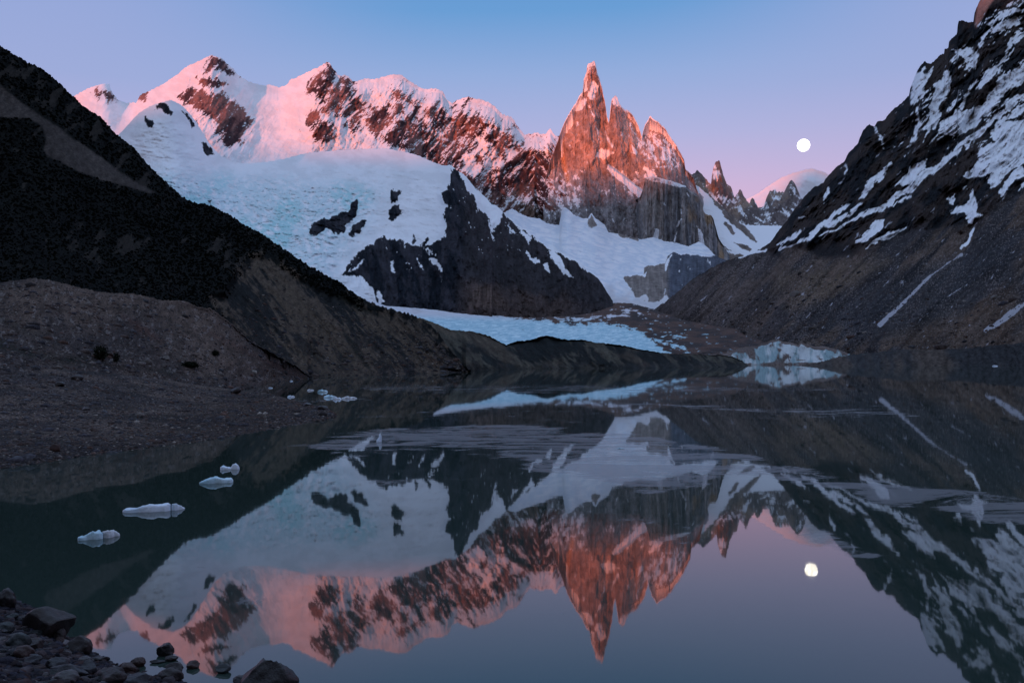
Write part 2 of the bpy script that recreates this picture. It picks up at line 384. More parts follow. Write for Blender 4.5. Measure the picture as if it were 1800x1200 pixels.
# ---- the three rock towers
TS = [(955,330),(965,290),(975,262),(983,240),(988,225),(993,213),(1000,201),(1006,190),(1013,180),(1017,171),(1021,165),(1024,162),(1025.5,150),(1026,141),(1029,132),(1031.5,125),(1032,116),(1033,113),(1037,111),(1041,110),(1044,107),(1046,109),(1048,116),(1050,128),(1053,136),(1056,146),(1058.5,153),(1060,165),(1063,175),(1065,190),(1067,204),(1070,216),(1071.5,206),(1073,192),(1075,175),(1078,171),(1082,168),(1085,170),(1088,180),(1092,187),(1098,193),(1104,194),(1107,196),(1112,202),(1117,211),(1122,220),(1126,232),(1128.5,240),(1131,228),(1135,217),(1140,210),(1143,203),(1146,207),(1150,210),(1157,214),(1164,221),(1170,226),(1176,237),(1183,247),(1189,254),(1193,263),(1199,273),(1203,283),(1204.5,297),(1211,303),(1218,310),(1223,325),(1227,338),(1233,343),(1237,347),(1243,365),(1250,380)]
RAMP = [(1066,297),(1070,290),(1077,292),(1100,312),(1115,324),(1130,334),(1129,345),(1124,349),(1112,339),(1100,327),(1080,312)]
SNOW_T = [RAMP, [(1053,260),(1070,263),(1080,268),(1073,275),(1060,282),(1046,275)], [(1137,296),(1150,304),(1156,311),(1139,311)],
 [(1107,250),(1122,267),(1114,272)], [(1012,183),(1032,172),(1032,178),(1023,193),(1003,199)],
 [(1024,150),(1030,128),(1034,112),(1045,107),(1048,113),(1038,118),(1033,138),(1032,160),(1026,163)],
 [(1037,146),(1044,143),(1052,151),(1051,160),(1045,165),(1036,160)], [(1034,160),(1046,165),(1047,172),(1038,176),(1033,170)],
 [(1076,172),(1084,168),(1090,186),(1082,188),(1077,182)], [(1140,205),(1148,208),(1144,214)], [(1172,233),(1186,253),(1184,271),(1179,252)]]
def rel(PX, PY, S, H, D, t):
    # every tower is a rounded buttress of its own
    def but(cx, w): return np.clip(1-((PX-cx)/w)**2, -1, 1)
    up = 1-sstep(230, 300, PY)
    b = up*(170*but(1040, 26+.35*(PY-110)) ) + 120*but(1098, 30)*(1-sstep(250,330,PY)) + 140*but(1160, 38)*(1-sstep(300,370,PY))
    col_ = 40*ridged(S/110+.15*H/110, H/2600, 4, .55, 31)
    dih = 90*np.clip(1-np.abs(PX-(985+0.10*(PY-240)))/14, 0, 1)
    ledge = 110*sstep(1058, 1072, PX)*sstep(1140, 1128, PX)*sstep(-3, 3, PY-np.interp(PX[0], [955,1060,1070,1100,1130,1160,1250],[300,292,290,312,336,330,360])[None])
    n = fbm(S/60, H/130, 6, .62, 32)
    return -b - col_ - ledge + dih*.6 - 30*n - 60*nz2(S,H,420,36,3,.5,1.5), n
def colr(PX, PY, S, H, t, n, P):
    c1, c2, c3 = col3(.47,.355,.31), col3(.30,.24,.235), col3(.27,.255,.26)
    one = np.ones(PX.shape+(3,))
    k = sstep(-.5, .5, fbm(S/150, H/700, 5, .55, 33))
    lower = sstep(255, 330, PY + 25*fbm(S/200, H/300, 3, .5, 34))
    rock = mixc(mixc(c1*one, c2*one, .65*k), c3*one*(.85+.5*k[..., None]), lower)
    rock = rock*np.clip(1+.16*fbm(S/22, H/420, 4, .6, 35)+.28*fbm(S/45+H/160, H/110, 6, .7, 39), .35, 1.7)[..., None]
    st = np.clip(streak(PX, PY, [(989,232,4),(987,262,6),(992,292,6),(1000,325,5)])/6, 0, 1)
    rock = mixc(rock, one*col3(.62,.36,.18), st*.8)  # orange sunlit strip down the wall, its light painted into the rock colour
    top = np.interp(PX[0], *np.array(TS, float).T)[None]
    cap = sstep(6.5, 2.0, PY-top + 3*nz2(S, H, 50, 37, 3))*(PX > 985)*(PX < 1195)*sstep(330,300,PY)
    nn = nz2(S, H, 42, 38, 5, .7, 1.8, .2)
    base = .85 + .0*PX
    base = base - .55*((PX > 1130)*(PY < 300) + (PX > 1110)*(PX < 1140)*(PY > 240)*(PY < 270) + (PX < 1020)*sstep(290,320,PY) + (PX>1090)*(PX<1140)*(PY>295)*(PY<345))
    nn = nn-.25*LEDGE
    r = rockmask(PX, PY, base, snows=SNOW_T, ss=[[(1035,185,.7),(1041,200,1),(1048,215,.6)], [(1047,220,.8),(1052,235,1.2),(1052,245,.5)], [(1150,240,.8),(1170,258,.8),(1180,265,.5)], [(1172,270,.8),(1190,287,1)], [(1063,230,.5),(1075,258,1.5)]],
                 soft=2.5, noise=nn, k=.85, width=.09)
    r = r*(1-cap)
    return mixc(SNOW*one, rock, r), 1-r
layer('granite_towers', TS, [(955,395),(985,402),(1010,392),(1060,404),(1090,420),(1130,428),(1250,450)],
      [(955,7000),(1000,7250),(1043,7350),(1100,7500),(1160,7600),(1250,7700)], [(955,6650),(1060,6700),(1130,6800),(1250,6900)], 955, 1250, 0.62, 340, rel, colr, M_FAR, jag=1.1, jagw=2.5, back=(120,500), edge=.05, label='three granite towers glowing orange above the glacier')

# ---- flat-topped buttress in front of the towers
BS = [(1060,408),(1075,398),(1088,385),(1100,372),(1110,358),(1118,350),(1125,346),(1130,334),(1134,313),(1140,312),(1148,311),(1157,312),(1170,316),(1187,320),(1198,324),(1206,327),(1212,334),(1222,339),(1228,344),(1232,356),(1237,372),(1241,377),(1250,378),(1254,384),(1257,396),(1261,410),(1264,420),(1272,432),(1282,448)]
def rel(PX, PY, S, H, D, t):
    cols = ridged(S/75, H/2400, 5, .6, 41); n = fbm(S/40, H/160, 5, .6, 42)
    edge_ = 60*np.clip(1-np.abs(PX-1213)/20, -1, 1)
    return -80*cols - 22*n - edge_, n
def colr(PX, PY, S, H, t, n, P):
    one = np.ones(PX.shape+(3,))
    k = sstep(-.5, .5, fbm(S/60, H/900, 5, .6, 43))
    rock = mixc(col3(.34,.315,.30)*one, col3(.17,.18,.20)*one, k*.75+.25*sstep(360, 430, PY))
    rock = rock*np.clip(1+.17*fbm(S/16, H/500, 4, .6, 44)+.24*fbm(S/50+H/200, H/80, 6, .7, 47), .35, 1.7)[..., None]
    rock = mixc(rock, one*col3(.33,.24,.16), sstep(1205,1215,PX)*sstep(-.1,.5,fbm(S/120,H/300,4,.5,45)))
    base = .9-.25*sstep(395, 425, PY)*(PX < 1215)
    r = rockmask(PX, PY, base, snows=[[(1133,311),(1157,309),(1187,317),(1207,325),(1205,329),(1187,328),(1175,325),(1157,320),(1140,317)], [(1150,400),(1158,404),(1157,424),(1148,424)], [(1225,398),(1232,405),(1240,432),(1232,436),(1228,420)]],
                 ss=[[(1194,360,1),(1198,375,1)], [(1190,398,.8),(1197,385,.8)], [(1190,408,.8),(1186,424,1.2)], [(1208,340,.6),(1215,352,.6)], [(1165,410,.6),(1163,424,1.2)]], soft=2.2, noise=nz2(S, H, 45, 46, 5, .7, 2.5), k=.8)
    return mixc(SNOW*one, rock, r), 1-r
layer('flat_topped_buttress', BS, [(1060,414),(1090,420),(1127,428),(1150,426),(1210,442),(1227,440),(1264,452),(1282,462)],
      [(1060,7300),(1105,7200),(1128,6720),(1282,6700)], [(1060,7000),(1100,6950),(1130,6450),(1282,6450)], 1060, 1282, 0.8, 150, rel, colr, M_FAR, jag=.6, jagw=4, back=(200,420), edge=.04, smooth_px=8, label='grey flat-topped rock buttress with a snow ledge on top')

# ---- snow ramp and cirque right of the towers
def rel(PX, PY, S, H, D, t):
    n = rd2(S, H, 260, 51, 5, .55, .7, .5); rib = np.clip(streak(PX, PY, [(1236,328,3),(1262,360,6),(1290,390,7),(1325,422,5)])/7, -1, 1)
    return -25*n - 60*np.clip(rib, 0, 1), n
def colr(PX, PY, S, H, t, n, P):
    one = np.ones(PX.shape+(3,))
    r = rockmask(PX, PY, -1.5+0*PX, rs=[[(1238,327,2),(1262,358,5),(1290,388,7),(1312,408,5),(1330,425,2)], [(1275,392,2),(1283,400,4),(1290,410,2)],
        [(1240,432,1),(1258,447,3),(1275,458,6),(1290,462,5)]], rocks=[[(1285,424),(1300,427),(1322,437),(1318,442),(1300,436)], [(1270,430),(1285,440),(1278,440)], [(1225,450),(1245,440),(1330,452),(1340,470),(1230,480)]],
        soft=3, noise=nz2(S, H, 70, 52, 6, .68, .8, .6), k=.75)
    rock = one*col3(.20,.17,.155)*(1+.3*nz2(S,H,60,53,4))[..., None]
    return mixc(SNOW*one, rock, r), 1-r
layer('upper_snow_ramp', [(1203,345),(1215,332),(1222,324),(1230,330),(1240,338),(1252,347),(1262,356),(1275,368),(1290,386),(1302,393),(1315,396),(1345,396),(1375,397),(1420,402)], [(1200,470),(1300,480),(1420,470)],
      [(1200,7800),(1290,7850),(1330,8000),(1420,8050)], [(1200,7200),(1260,6800),(1300,6000),(1420,5800)], 1205, 1420, 1.0, 150, rel, colr, M_FAR, power=1.2, jag=.8, jagw=5, label='snow ramp running down right of the towers')

# ---- glacier below the towers and the dark bluff
BL = [(1097,488),(1112,484),(1130,483),(1133,470),(1148,466),(1160,464),(1168,462),(1174,450),(1183,444),(1198,447),(1210,447),(1230,450),(1253,451),(1270,452),(1330,460),(1330,560),(1163,560),(1163,531),(1148,530),(1133,528),(1116,522),(1108,505)]
def rel(PX, PY, S, H, D, t):
    bl = sstep(-3, 3, sdf(PX, PY, BL))
    crev = rd2(S, H*2.2, 70, 61, 5, .6, 1, .8)*(1-bl)
    cols = ridged(S/60, H/900, 4, .6, 62)*bl
    cone = np.clip(1-np.abs(PX-1000)/16, 0, 1)*sstep(402, 372, PY)
    return -26*crev - 45*cols - 150*bl*0 - 40*nz2(S, H, 300, 63, 3), (bl, crev)
def colr(PX, PY, S, H, t, aux, P):
    bl, crev = aux; one = np.ones(PX.shape+(3,))
    r = rockmask(PX, PY, -1.8+0*PX, rocks=[BL, [(1033,388),(1040,376),(1044,384),(1050,396),(1040,402),(1033,398)], [(1085,408),(1125,420),(1122,424),(1090,415)]],
                 snows=[[(1135,516),(1142,529),(1120,528),(1130,520)], [(1172,518),(1176,526),(1168,532),(1160,530)]],
                 ss=[[(1180,448,1.5),(1172,462,1.5),(1170,475,1)], [(1140,470,1.5),(1133,485,2)]], soft=3, noise=nz2(S, H, 45, 64, 5, .68, 2.2), k=.75)
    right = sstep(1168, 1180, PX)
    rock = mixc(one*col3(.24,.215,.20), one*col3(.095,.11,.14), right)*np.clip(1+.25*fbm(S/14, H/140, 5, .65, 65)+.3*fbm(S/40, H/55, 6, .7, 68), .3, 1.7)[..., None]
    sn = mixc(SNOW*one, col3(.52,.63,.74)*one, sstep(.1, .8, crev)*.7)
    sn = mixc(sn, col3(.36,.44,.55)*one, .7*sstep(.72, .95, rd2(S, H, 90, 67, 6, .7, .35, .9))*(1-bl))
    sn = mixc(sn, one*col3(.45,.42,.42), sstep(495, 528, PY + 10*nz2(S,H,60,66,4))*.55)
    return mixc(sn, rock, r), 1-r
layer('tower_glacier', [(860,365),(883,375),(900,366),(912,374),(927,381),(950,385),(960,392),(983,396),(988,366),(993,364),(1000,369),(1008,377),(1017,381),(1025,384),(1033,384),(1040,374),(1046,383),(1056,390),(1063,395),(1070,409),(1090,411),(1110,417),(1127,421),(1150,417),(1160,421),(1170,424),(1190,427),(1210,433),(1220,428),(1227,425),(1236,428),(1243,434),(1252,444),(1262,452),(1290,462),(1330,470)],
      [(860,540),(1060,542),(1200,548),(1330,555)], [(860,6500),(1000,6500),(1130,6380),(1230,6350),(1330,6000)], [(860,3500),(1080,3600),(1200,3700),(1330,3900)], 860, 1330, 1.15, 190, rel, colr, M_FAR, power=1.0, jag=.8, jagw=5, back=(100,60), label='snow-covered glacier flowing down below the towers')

# ---- ice dome, icefall and the dark pyramid in the middle
DS = [(150,265),(180,250),(205,240),(215,230),(230,214),(245,198),(262,188),(280,181),(300,176),(318,184),(330,196),(345,215),(358,236),(372,258),(388,274),(405,283),(430,288),(470,285),(500,279),(530,271),(560,267),(600,264),(640,262),(677,261),(700,265),(720,269),(737,274),(750,280),(763,286),(778,291),(793,290),(803,300),(812,304),(820,311),(833,327),(847,341),(860,353),(872,361),(880,368),(890,380),(903,391),(917,400),(926,404),(933,410),(950,424),(963,435),(975,440),(983,443),(998,450),(1010,456),(1017,457),(1025,465),(1033,477),(1042,482),(1050,488),(1058,498),(1067,513),(1077,529)]
PYR = [(596,482),(605,472),(612,462),(633,440),(648,431),(663,423),(677,413),(690,420),(710,423),(727,427),(740,434),(760,432),(770,427),(777,417),(787,397),(780,380),(787,360),(773,343),(783,330),(790,313),(793,297),(803,298),(825,312),(850,340),(900,388),(960,430),(1033,474),(1050,480),(1085,528),(1085,575),(687,575),(660,520),(640,503),(610,492)]
SNOW_P = [[(806,300),(825,315),(845,335),(862,357),(880,371),(884,380),(877,392),(868,404),(862,385),(850,372),(838,368),(830,345),(818,325)],
 [(920,432),(922,440),(947,463),(940,460),(927,450)], [(967,438),(983,450),(993,463),(1007,491),(995,484),(983,470),(970,452)], [(955,467),(966,464),(967,475),(960,473)],
 [(717,457),(720,466),(723,476),(719,477)], [(657,503),(667,510),(683,530),(670,533),(660,523)], [(917,405),(935,418),(930,426),(920,415)], [(890,385),(905,400),(912,412),(900,408)],
 [(600,484),(632,486),(655,505),(662,530),(640,530),(600,505)]]
ISL = [[(542,412),(548,398),(560,385),(572,384),(583,380),(598,377),(613,370),(615,360),(617,353),(625,350),(628,358),(627,369),(621,385),(613,397),(603,408),(593,413),(583,404),(573,400),(565,406),(557,414)],
 [(613,412),(620,397),(628,391),(637,385),(645,388),(640,398),(633,407),(622,416)], [(686,347),(690,340),(697,334),(703,338),(702,344),(697,350),(688,356)],
 [(682,384),(684,372),(690,364),(703,360),(704,366),(702,374),(694,382),(687,388)], [(357,248),(363,250),(370,262),(372,272),(366,276),(358,263)],
 [(275,187),(283,184),(290,183),(303,196),(300,200),(290,197),(277,193)], [(253,208),(260,213),(268,212),(273,217),(270,224),(262,222),(256,217)], [(365,353),(372,354),(368,360)], [(318,196),(325,198),(334,208),(345,223),(337,222),(324,208)]]
def rel(PX, PY, S, H, D, t):
    pyr = sstep(-10, 10, sdf(PX, PY, PYR)); isl = np.zeros_like(PX)
    for p in ISL: isl = np.maximum(isl, sstep(-2, 3, sdf(PX, PY, p)))
    fall = sstep(280, 330, PY-.07*(PX-300))*sstep(740, 640, PX+.6*(PY-300))*(1-pyr)
    ser = ridged(S/40+.3*H/40, H/26, 5, .62, 71)
    cre = rd2(S, H, 110, 77, 4, .6, .45, .5)
    gul = rd2(S, H, 190, 72, 6, .6, 2.6, .15)
    spur = np.clip(streak(PX, PY, [(795,300,4),(800,380,10),(815,450,22),(840,540,30)])/50+1, 0, 1)
    dome = 60*nz2(S, H, 700, 73, 3)
    return -(ser*30+cre*26)*fall - pyr*(110*gul + 22*nz2(S, H, 34, 74, 5, .62, 1.6) + 190*spur) - isl*(25+20*nz2(S, H, 35, 75, 4)) - dome*(1-pyr) - (34*rd2(S,H,380,78,6,.55,.45,.35)+14*nz2(S,H,70,91,5,.6,.4,.5))*(1-pyr)*sstep(0,.15,1-t), (pyr, fall, ser, gul, spur)
def colr(PX, PY, S, H, t, aux, P):
    pyr, fall, ser, gul, spur = aux; one = np.ones(PX.shape+(3,))
    nn = nz2(S, H, 45, 76, 6, .74, 1.9, .25)
    wp = (4*nz2(S, H, 60, 79, 4, .6, 1.5), 4*nz2(S, H, 60, 80, 4, .6, 1.5))
    base = -1.75+0*PX
    fr = sstep(400, 440, PY)*(1-sstep(440,470,PY))*(PX > 600)*(PX < 790)
    base = base + .95*fr
    r = rockmask(PX, PY, base, [PYR]+ISL, SNOW_P, ss=[[(757,452,2.5),(765,462,2.5),(771,474,1.8),(778,493,.6)], [(690,463,1),(693,480,.6)], [(612,478,.8),(625,470,1.5),(640,455,.8)], [(770,405,3),(784,385,2)], [(735,455,1),(738,468,.7)], [(860,390,1),(866,405,.6)], [(700,430,2),(696,445,1)], [(755,436,2.5),(762,446,2)]], rs=[[(724,437,2),(730,420,3),(727,410,1)], [(745,430,3),(750,418,2)], [(668,430,1.5),(676,414,2)]], soft=4, noise=nn-.9*sstep(.6,.85,rd2(S,H,42,92,5,.7,4,.15))*pyr*sstep(500,430,PY)-.15*LEDGE*pyr+.5*sstep(470,510,PY)*pyr, k=.85, C=1.0, warp=wp, width=.09)
    sn = SNOW*one
    sn = sn*(1-.10*sstep(-.3,.5,nz2(S,H,120,87,6,.65,.6,.4)))[..., None]
    sn = mixc(sn, ICE*one*.93, fall*sstep(0, .6, ser)*.75)
    cy = fall*np.maximum(sstep(.1, .75, nz2(S, H, 240, 81, 4)+.35*sstep(600, 520, PX)*sstep(330,400,PY)), np.clip(streak(PX,PY,[(550,382,3),(563,370,5),(580,372,3)])/6,0,1))
    crk = sstep(.74, .95, rd2(S, H, 150, 88, 5, .66, .30, .9))*np.clip(fall+.35*sstep(262,300,PY)*(PX<560), 0, 1)
    crk2 = sstep(.70, .95, rd2(S, H, 46, 89, 4, .7, .5, .4))*fall
    sn = mixc(sn, col3(.30,.50,.60)*one, np.clip(.75*crk+.55*crk2, 0, .9))
    sn = mixc(sn, CYAN*one, cy*.85*sstep(-.2, .7, ser))
    k = sstep(-.5, .5, nz2(S, H, 150, 82, 5))
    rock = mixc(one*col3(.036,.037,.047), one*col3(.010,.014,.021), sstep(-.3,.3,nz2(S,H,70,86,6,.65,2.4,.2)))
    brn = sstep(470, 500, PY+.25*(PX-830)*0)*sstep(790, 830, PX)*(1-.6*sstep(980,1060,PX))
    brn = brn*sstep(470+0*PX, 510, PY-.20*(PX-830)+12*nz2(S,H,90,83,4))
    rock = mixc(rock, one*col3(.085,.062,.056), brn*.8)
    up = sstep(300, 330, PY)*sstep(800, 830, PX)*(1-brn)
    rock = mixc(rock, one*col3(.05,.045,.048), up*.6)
    fan = np.clip(sdf(PX, PY, [(835,497),(862,498),(885,520),(900,545),(820,545),(828,515)])/8, 0, 1)
    rock = mixc(rock, one*col3(.11,.080,.070)*(1+.35*fbm(S/12,H/200,3,.5,84))[..., None], fan)
    rock = rock*np.clip(1+.3*nz2(S, H, 18, 85, 5, .65, 3)-.35*sstep(.5,.85,rd2(S,H,60,90,6,.68,3.2,.1)), .3, 1.6)[..., None]
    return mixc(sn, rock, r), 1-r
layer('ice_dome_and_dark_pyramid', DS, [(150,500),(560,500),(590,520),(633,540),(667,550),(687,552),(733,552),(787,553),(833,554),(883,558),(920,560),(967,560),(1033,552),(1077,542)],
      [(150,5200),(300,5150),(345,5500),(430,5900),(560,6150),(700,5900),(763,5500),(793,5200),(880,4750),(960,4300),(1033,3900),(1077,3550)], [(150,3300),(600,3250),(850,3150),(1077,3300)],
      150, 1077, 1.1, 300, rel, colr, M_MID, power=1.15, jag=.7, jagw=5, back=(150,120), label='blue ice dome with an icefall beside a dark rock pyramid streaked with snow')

# ---- valley floor: blue glacier tongue and rubble
def rel(PX, PY, S, H, D, t):
    ice = sstep(-5, 5, sdf(PX, PY, ICEP)); n = rd2(PX*3, PY*30, 60, 91, 5, .6)
    hum = fbm(PX/22, PY/5, 5, .6, 92)
    return -(n*12*ice + hum*16*(1-ice))*D/1500*sstep(0, .1, t), (ice, n, hum)
ICEP = [(640,520),(687,538),(733,538),(787,543),(833,547),(870,552),(900,558),(960,563),(1000,570),(1060,568),(1095,573),(1120,580),(1135,590),(1150,600),(1165,612),(1170,622),(1150,625),(800,625),(640,560)]
def colr(PX, PY, S, H, t, aux, P):
    ice, n, hum = aux; one = np.ones(PX.shape+(3,))
    nn = fbm(PX/14, PY/4, 5, .65, 93)
    deb = rockmask(PX, PY, .55-.25*sstep(560,620,PY)*(PX<1180), snows=[ICEP], ss=[[(975,560,1),(1030,562,2),(1100,553,1)], [(1085,548,1),(1110,545,2),(1130,552,1)], [(1180,590,1),(1205,592,1)], [(1150,596,1),(1200,612,2),(1215,618,1)], [(1100,600,2),(1165,618,2)]],
                   rocks=[[(920,566),(945,565),(970,570),(935,572)]], rs=[[(830,546,1),(900,560,3),(960,563,2)], [(800,552,.5),(850,556,1.5)]], soft=9, noise=nn, k=.62, width=.09)
    up = sstep(568, 552, PY + .02*(900-PX))
    ic = mixc(col3(.56,.76,.82)*one, col3(.27,.50,.60)*one, sstep(.0, .6, n))
    ic = mixc(ic, col3(.58,.58,.63)*one, up*.9)
    ic = mixc(ic, col3(.35,.31,.30)*one, .55*sstep(.1,.8,fbm(PX/30,PY/3,4,.6,94))*sstep(560,540,PY))
    rock = mixc(one*col3(.125,.085,.072), one*col3(.07,.06,.06), sstep(-.4, .5, fbm(PX/40, PY/9, 5, .6, 95)))
    return mixc(ic, rock, deb), 1-deb
layer('valley_glacier_tongue', [(600,512),(640,525),(680,537),(733,540),(800,545),(870,552),(920,556),(980,552),(1040,545),(1077,532),(1110,533),(1150,544),(1200,562),(1250,572),(1290,578),(1310,590),(1335,600),(1360,612),(1400,622)], [(600,632),(1400,636)],
      [(600,3300),(870,3200),(1077,3600),(1110,3200),(1150,2550),(1200,1850),(1250,1480),(1300,1150),(1350,860),(1400,740)], [(600,650),(1000,700),(1330,690),(1400,690)], 600, 1400, 1.3, 110, rel, colr, M_MID, power=2.0, jag=.5, back=(200,-5), skirt=8, label='blue valley glacier tongue with brown rubble')

# ---- the big slope on the right
RS = [(1060,560),(1100,553),(1125,547),(1150,543),(1170,530),(1185,518),(1200,506),(1210,496),(1220,488),(1240,477),(1257,467),(1268,462),(1280,457),(1297,452),(1320,445),(1335,438),(1343,433),(1352,427),(1360,418),(1367,408),(1375,397),(1381,390),(1387,382),(1394,372),(1400,363),(1407,356),(1413,347),(1421,338),(1430,330),(1439,326),(1447,322),(1453,312),(1460,305),(1467,297),(1476,290),(1485,282),(1489,273),(1493,267),(1500,260),(1508,252),(1512,241),(1517,230),(1522,224),(1528,217),(1531,221),(1537,223),(1541,216),(1545,213),(1553,213),(1560,203),(1567,195),(1576,188),(1583,183),(1591,175),(1598,167),(1600,155),(1605,143),(1609,132),(1615,120),(1620,113),(1626,108),(1631,111),(1637,113),(1641,108),(1647,102),(1653,97),(1660,94),(1660,87),(1664,86),(1667,83),(1668,74),(1672,68),(1678,64),(1682,61),(1683,48),(1685,38),(1690,36),(1697,39),(1705,39),(1711,38),(1713,24),(1717,12),(1722,2),(1728,-8),(1745,-20),(1770,-28),(1800,-40),(1860,-60),(1960,-80)]
SNOW_R = [
 [(1667,127),(1673,140),(1663,167),(1643,207),(1627,240),(1623,257),(1630,217),(1640,173),(1647,143)],
 [(1672,90),(1700,85),(1720,100),(1717,120),(1706,113),(1690,100)],
 [(1800,117),(1800,140),(1767,167),(1740,200),(1707,223),(1673,243),(1650,232),(1667,213),(1700,195),(1733,183),(1750,160),(1773,133)],
 [(1830,200),(1830,280),(1773,300),(1740,333),(1733,317),(1743,307),(1693,310),(1717,283),(1717,263),(1747,247),(1740,227),(1767,220)],
 [(1610,283),(1630,277),(1627,297),(1593,327),(1573,330),(1590,307)],
 [(1555,383),(1553,400),(1533,417),(1503,430),(1503,423),(1523,403),(1543,387)], [(1597,395),(1573,413),(1540,427),(1520,437),(1533,423),(1563,407)],
 [(1657,347),(1677,343),(1680,363)], [(1673,370),(1700,353),(1708,335),(1715,353),(1710,373),(1727,375),(1710,383),(1707,400),(1700,397),(1698,372),(1683,373)],
 [(1735,125),(1755,118),(1735,150),(1722,160),(1722,145)], [(1745,45),(1790,30),(1795,40),(1760,55),(1740,58)], [(1780,300),(1800,290),(1800,303),(1760,345),(1755,338)],
 [(1797,315),(1810,305),(1810,320),(1790,335)], [(1600,135),(1612,130),(1640,125),(1615,155),(1607,175)],
]
SNOW_R += [[(1734,39),(1761,23),(1796,12),(1794,21),(1753,37),(1742,47)], [(1629,125),(1637,117),(1631,136),(1625,156),(1619,175),(1611,165),(1615,148)],
 [(1660,125),(1670,126),(1666,156),(1662,179),(1648,195),(1637,206),(1635,187),(1643,169),(1646,148)], [(1728,134),(1740,121),(1738,136),(1728,150)],
 [(1800,117),(1781,125),(1754,136),(1746,161),(1730,183),(1713,189),(1683,195),(1654,214),(1650,232),(1690,235),(1713,222),(1732,195),(1761,175),(1771,160),(1800,136)],
 [(1850,90),(1800,117),(1800,136),(1850,110)], [(1800,180),(1781,195),(1761,212),(1742,230),(1750,232),(1775,212),(1800,195)], [(1850,150),(1800,180),(1800,195),(1850,170)]]
ROCK_R = [[(1678,156),(1697,142),(1709,144),(1719,156),(1717,171),(1693,167)], [(1701,126),(1726,105),(1732,113),(1722,134),(1701,140)],
 [(1666,165),(1678,175),(1678,193),(1654,202),(1641,222),(1630,235),(1640,205),(1652,192)], [(1717,167),(1742,158),(1755,165),(1740,178),(1722,185)],
 [(1734,109),(1746,82),(1771,86),(1761,101),(1750,113)], [(1781,206),(1798,195),(1805,206),(1789,216)], [(1683,62),(1690,40),(1712,42),(1735,60),(1722,82),(1690,82),(1670,84)],
 [(1610,125),(1626,110),(1628,125),(1612,145),(1600,172),(1606,140)], [(1640,130),(1650,112),(1664,100),(1676,112),(1655,124),(1646,145),(1640,170),(1636,175),(1634,150)]]
SS_R = [
 [(1673,267,4),(1643,297,5),(1600,330,5),(1567,357,4),(1523,377,4),(1467,402,2),(1440,418,1)],
 [(1567,287,3),(1553,300,5),(1533,325,5),(1513,347,2)], [(1513,360,2),(1500,373,3),(1470,388,3),(1447,400,1.5)],
 [(1493,360,3),(1467,380,3),(1433,407,4),(1400,430,2),(1373,441,1.5)], [(1405,407,3),(1390,417,3),(1370,430,1)], [(1345,435,1),(1320,446,3),(1297,454,2)],
 [(1551,392,1),(1540,404,2)], [(1690,433,3),(1700,424,3),(1708,405,1.5)],
 [(1625,118,1),(1612,150,4),(1602,180,4)], [(1610,190,2),(1615,215,2),(1607,240,2),(1595,262,1)], [(1538,225,.8),(1545,245,1.2),(1552,262,2)], [(1660,160,2),(1650,200,6),(1640,225,4)], [(1800,56,2),(1785,74,2),(1779,91,2.5),(1771,103,2),(1758,118,1.5)],
 [(1790,55,2),(1770,85,3),(1760,110,3)], [(1715,140,3),(1700,165,3),(1690,190,3)], [(1735,60,3),(1720,80,3)], [(1780,150,4),(1740,185,6),(1700,210,5)], [(1800,165,5),(1770,195,6),(1730,225,5),(1690,255,4),(1650,290,3),(1600,320,2)],
 [(1455,330,1),(1450,345,2),(1447,358,1)], [(1483,285,1),(1483,305,1)], [(1600,345,1),(1590,352,2),(1570,362,1)], [(1420,378,1),(1405,382,1.5)],
]
FALLS = [[(1690,448,3),(1673,458,1.5),(1633,487,1.5),(1600,520,2),(1573,547,3.5),(1546,570,4)], [(1800,533,4),(1767,560,5),(1733,580,3)], [(1700,500,.6),(1668,520,.8)]]
def rel(PX, PY, S, H, D, t):
    scr = pl([(1060,540),(1200,500),(1300,455),(1343,440),(1380,445),(1440,425),(1500,440),(1560,425),(1620,395),(1700,400),(1760,350),(1830,320),(1960,290)], PX[0])[None]
    low = sstep(-12, 12, PY-scr+8*nz2(S, H, 60, 101, 3))
    wx = 20*nz2(S, H, 150, 102, 3)
    n = rd2(S+wx, H, 150, 103, 7, .6, 2.6, -.75)
    big = rd2(S, H, 520, 104, 3, .5, 2.0, -.8)
    mid = rd2(S, H, 60, 105, 4, .55, 6, -.95)
    hol = np.clip(sdf(PX, PY, [(1410,432),(1450,405),(1510,425),(1530,432),(1500,455),(1460,462),(1430,458)])/12, 0, 1)
    rib = 20*nz2(S, H, 90, 108, 4, .5, 1.2, -.5)*low
    sc = D/1500
    hd = sstep(.0, .12, t)
    return -(1-low)*sc*(130*n + 60*big + 22*nz2(S, H, 26, 106, 5, .62, 1.5, -.5)) - low*sc*(26*mid+rib+5*nz2(S,H,14,109,4,.6))*hd - 30*big*low*hd + 40*hol, (low, n, mid, hol)
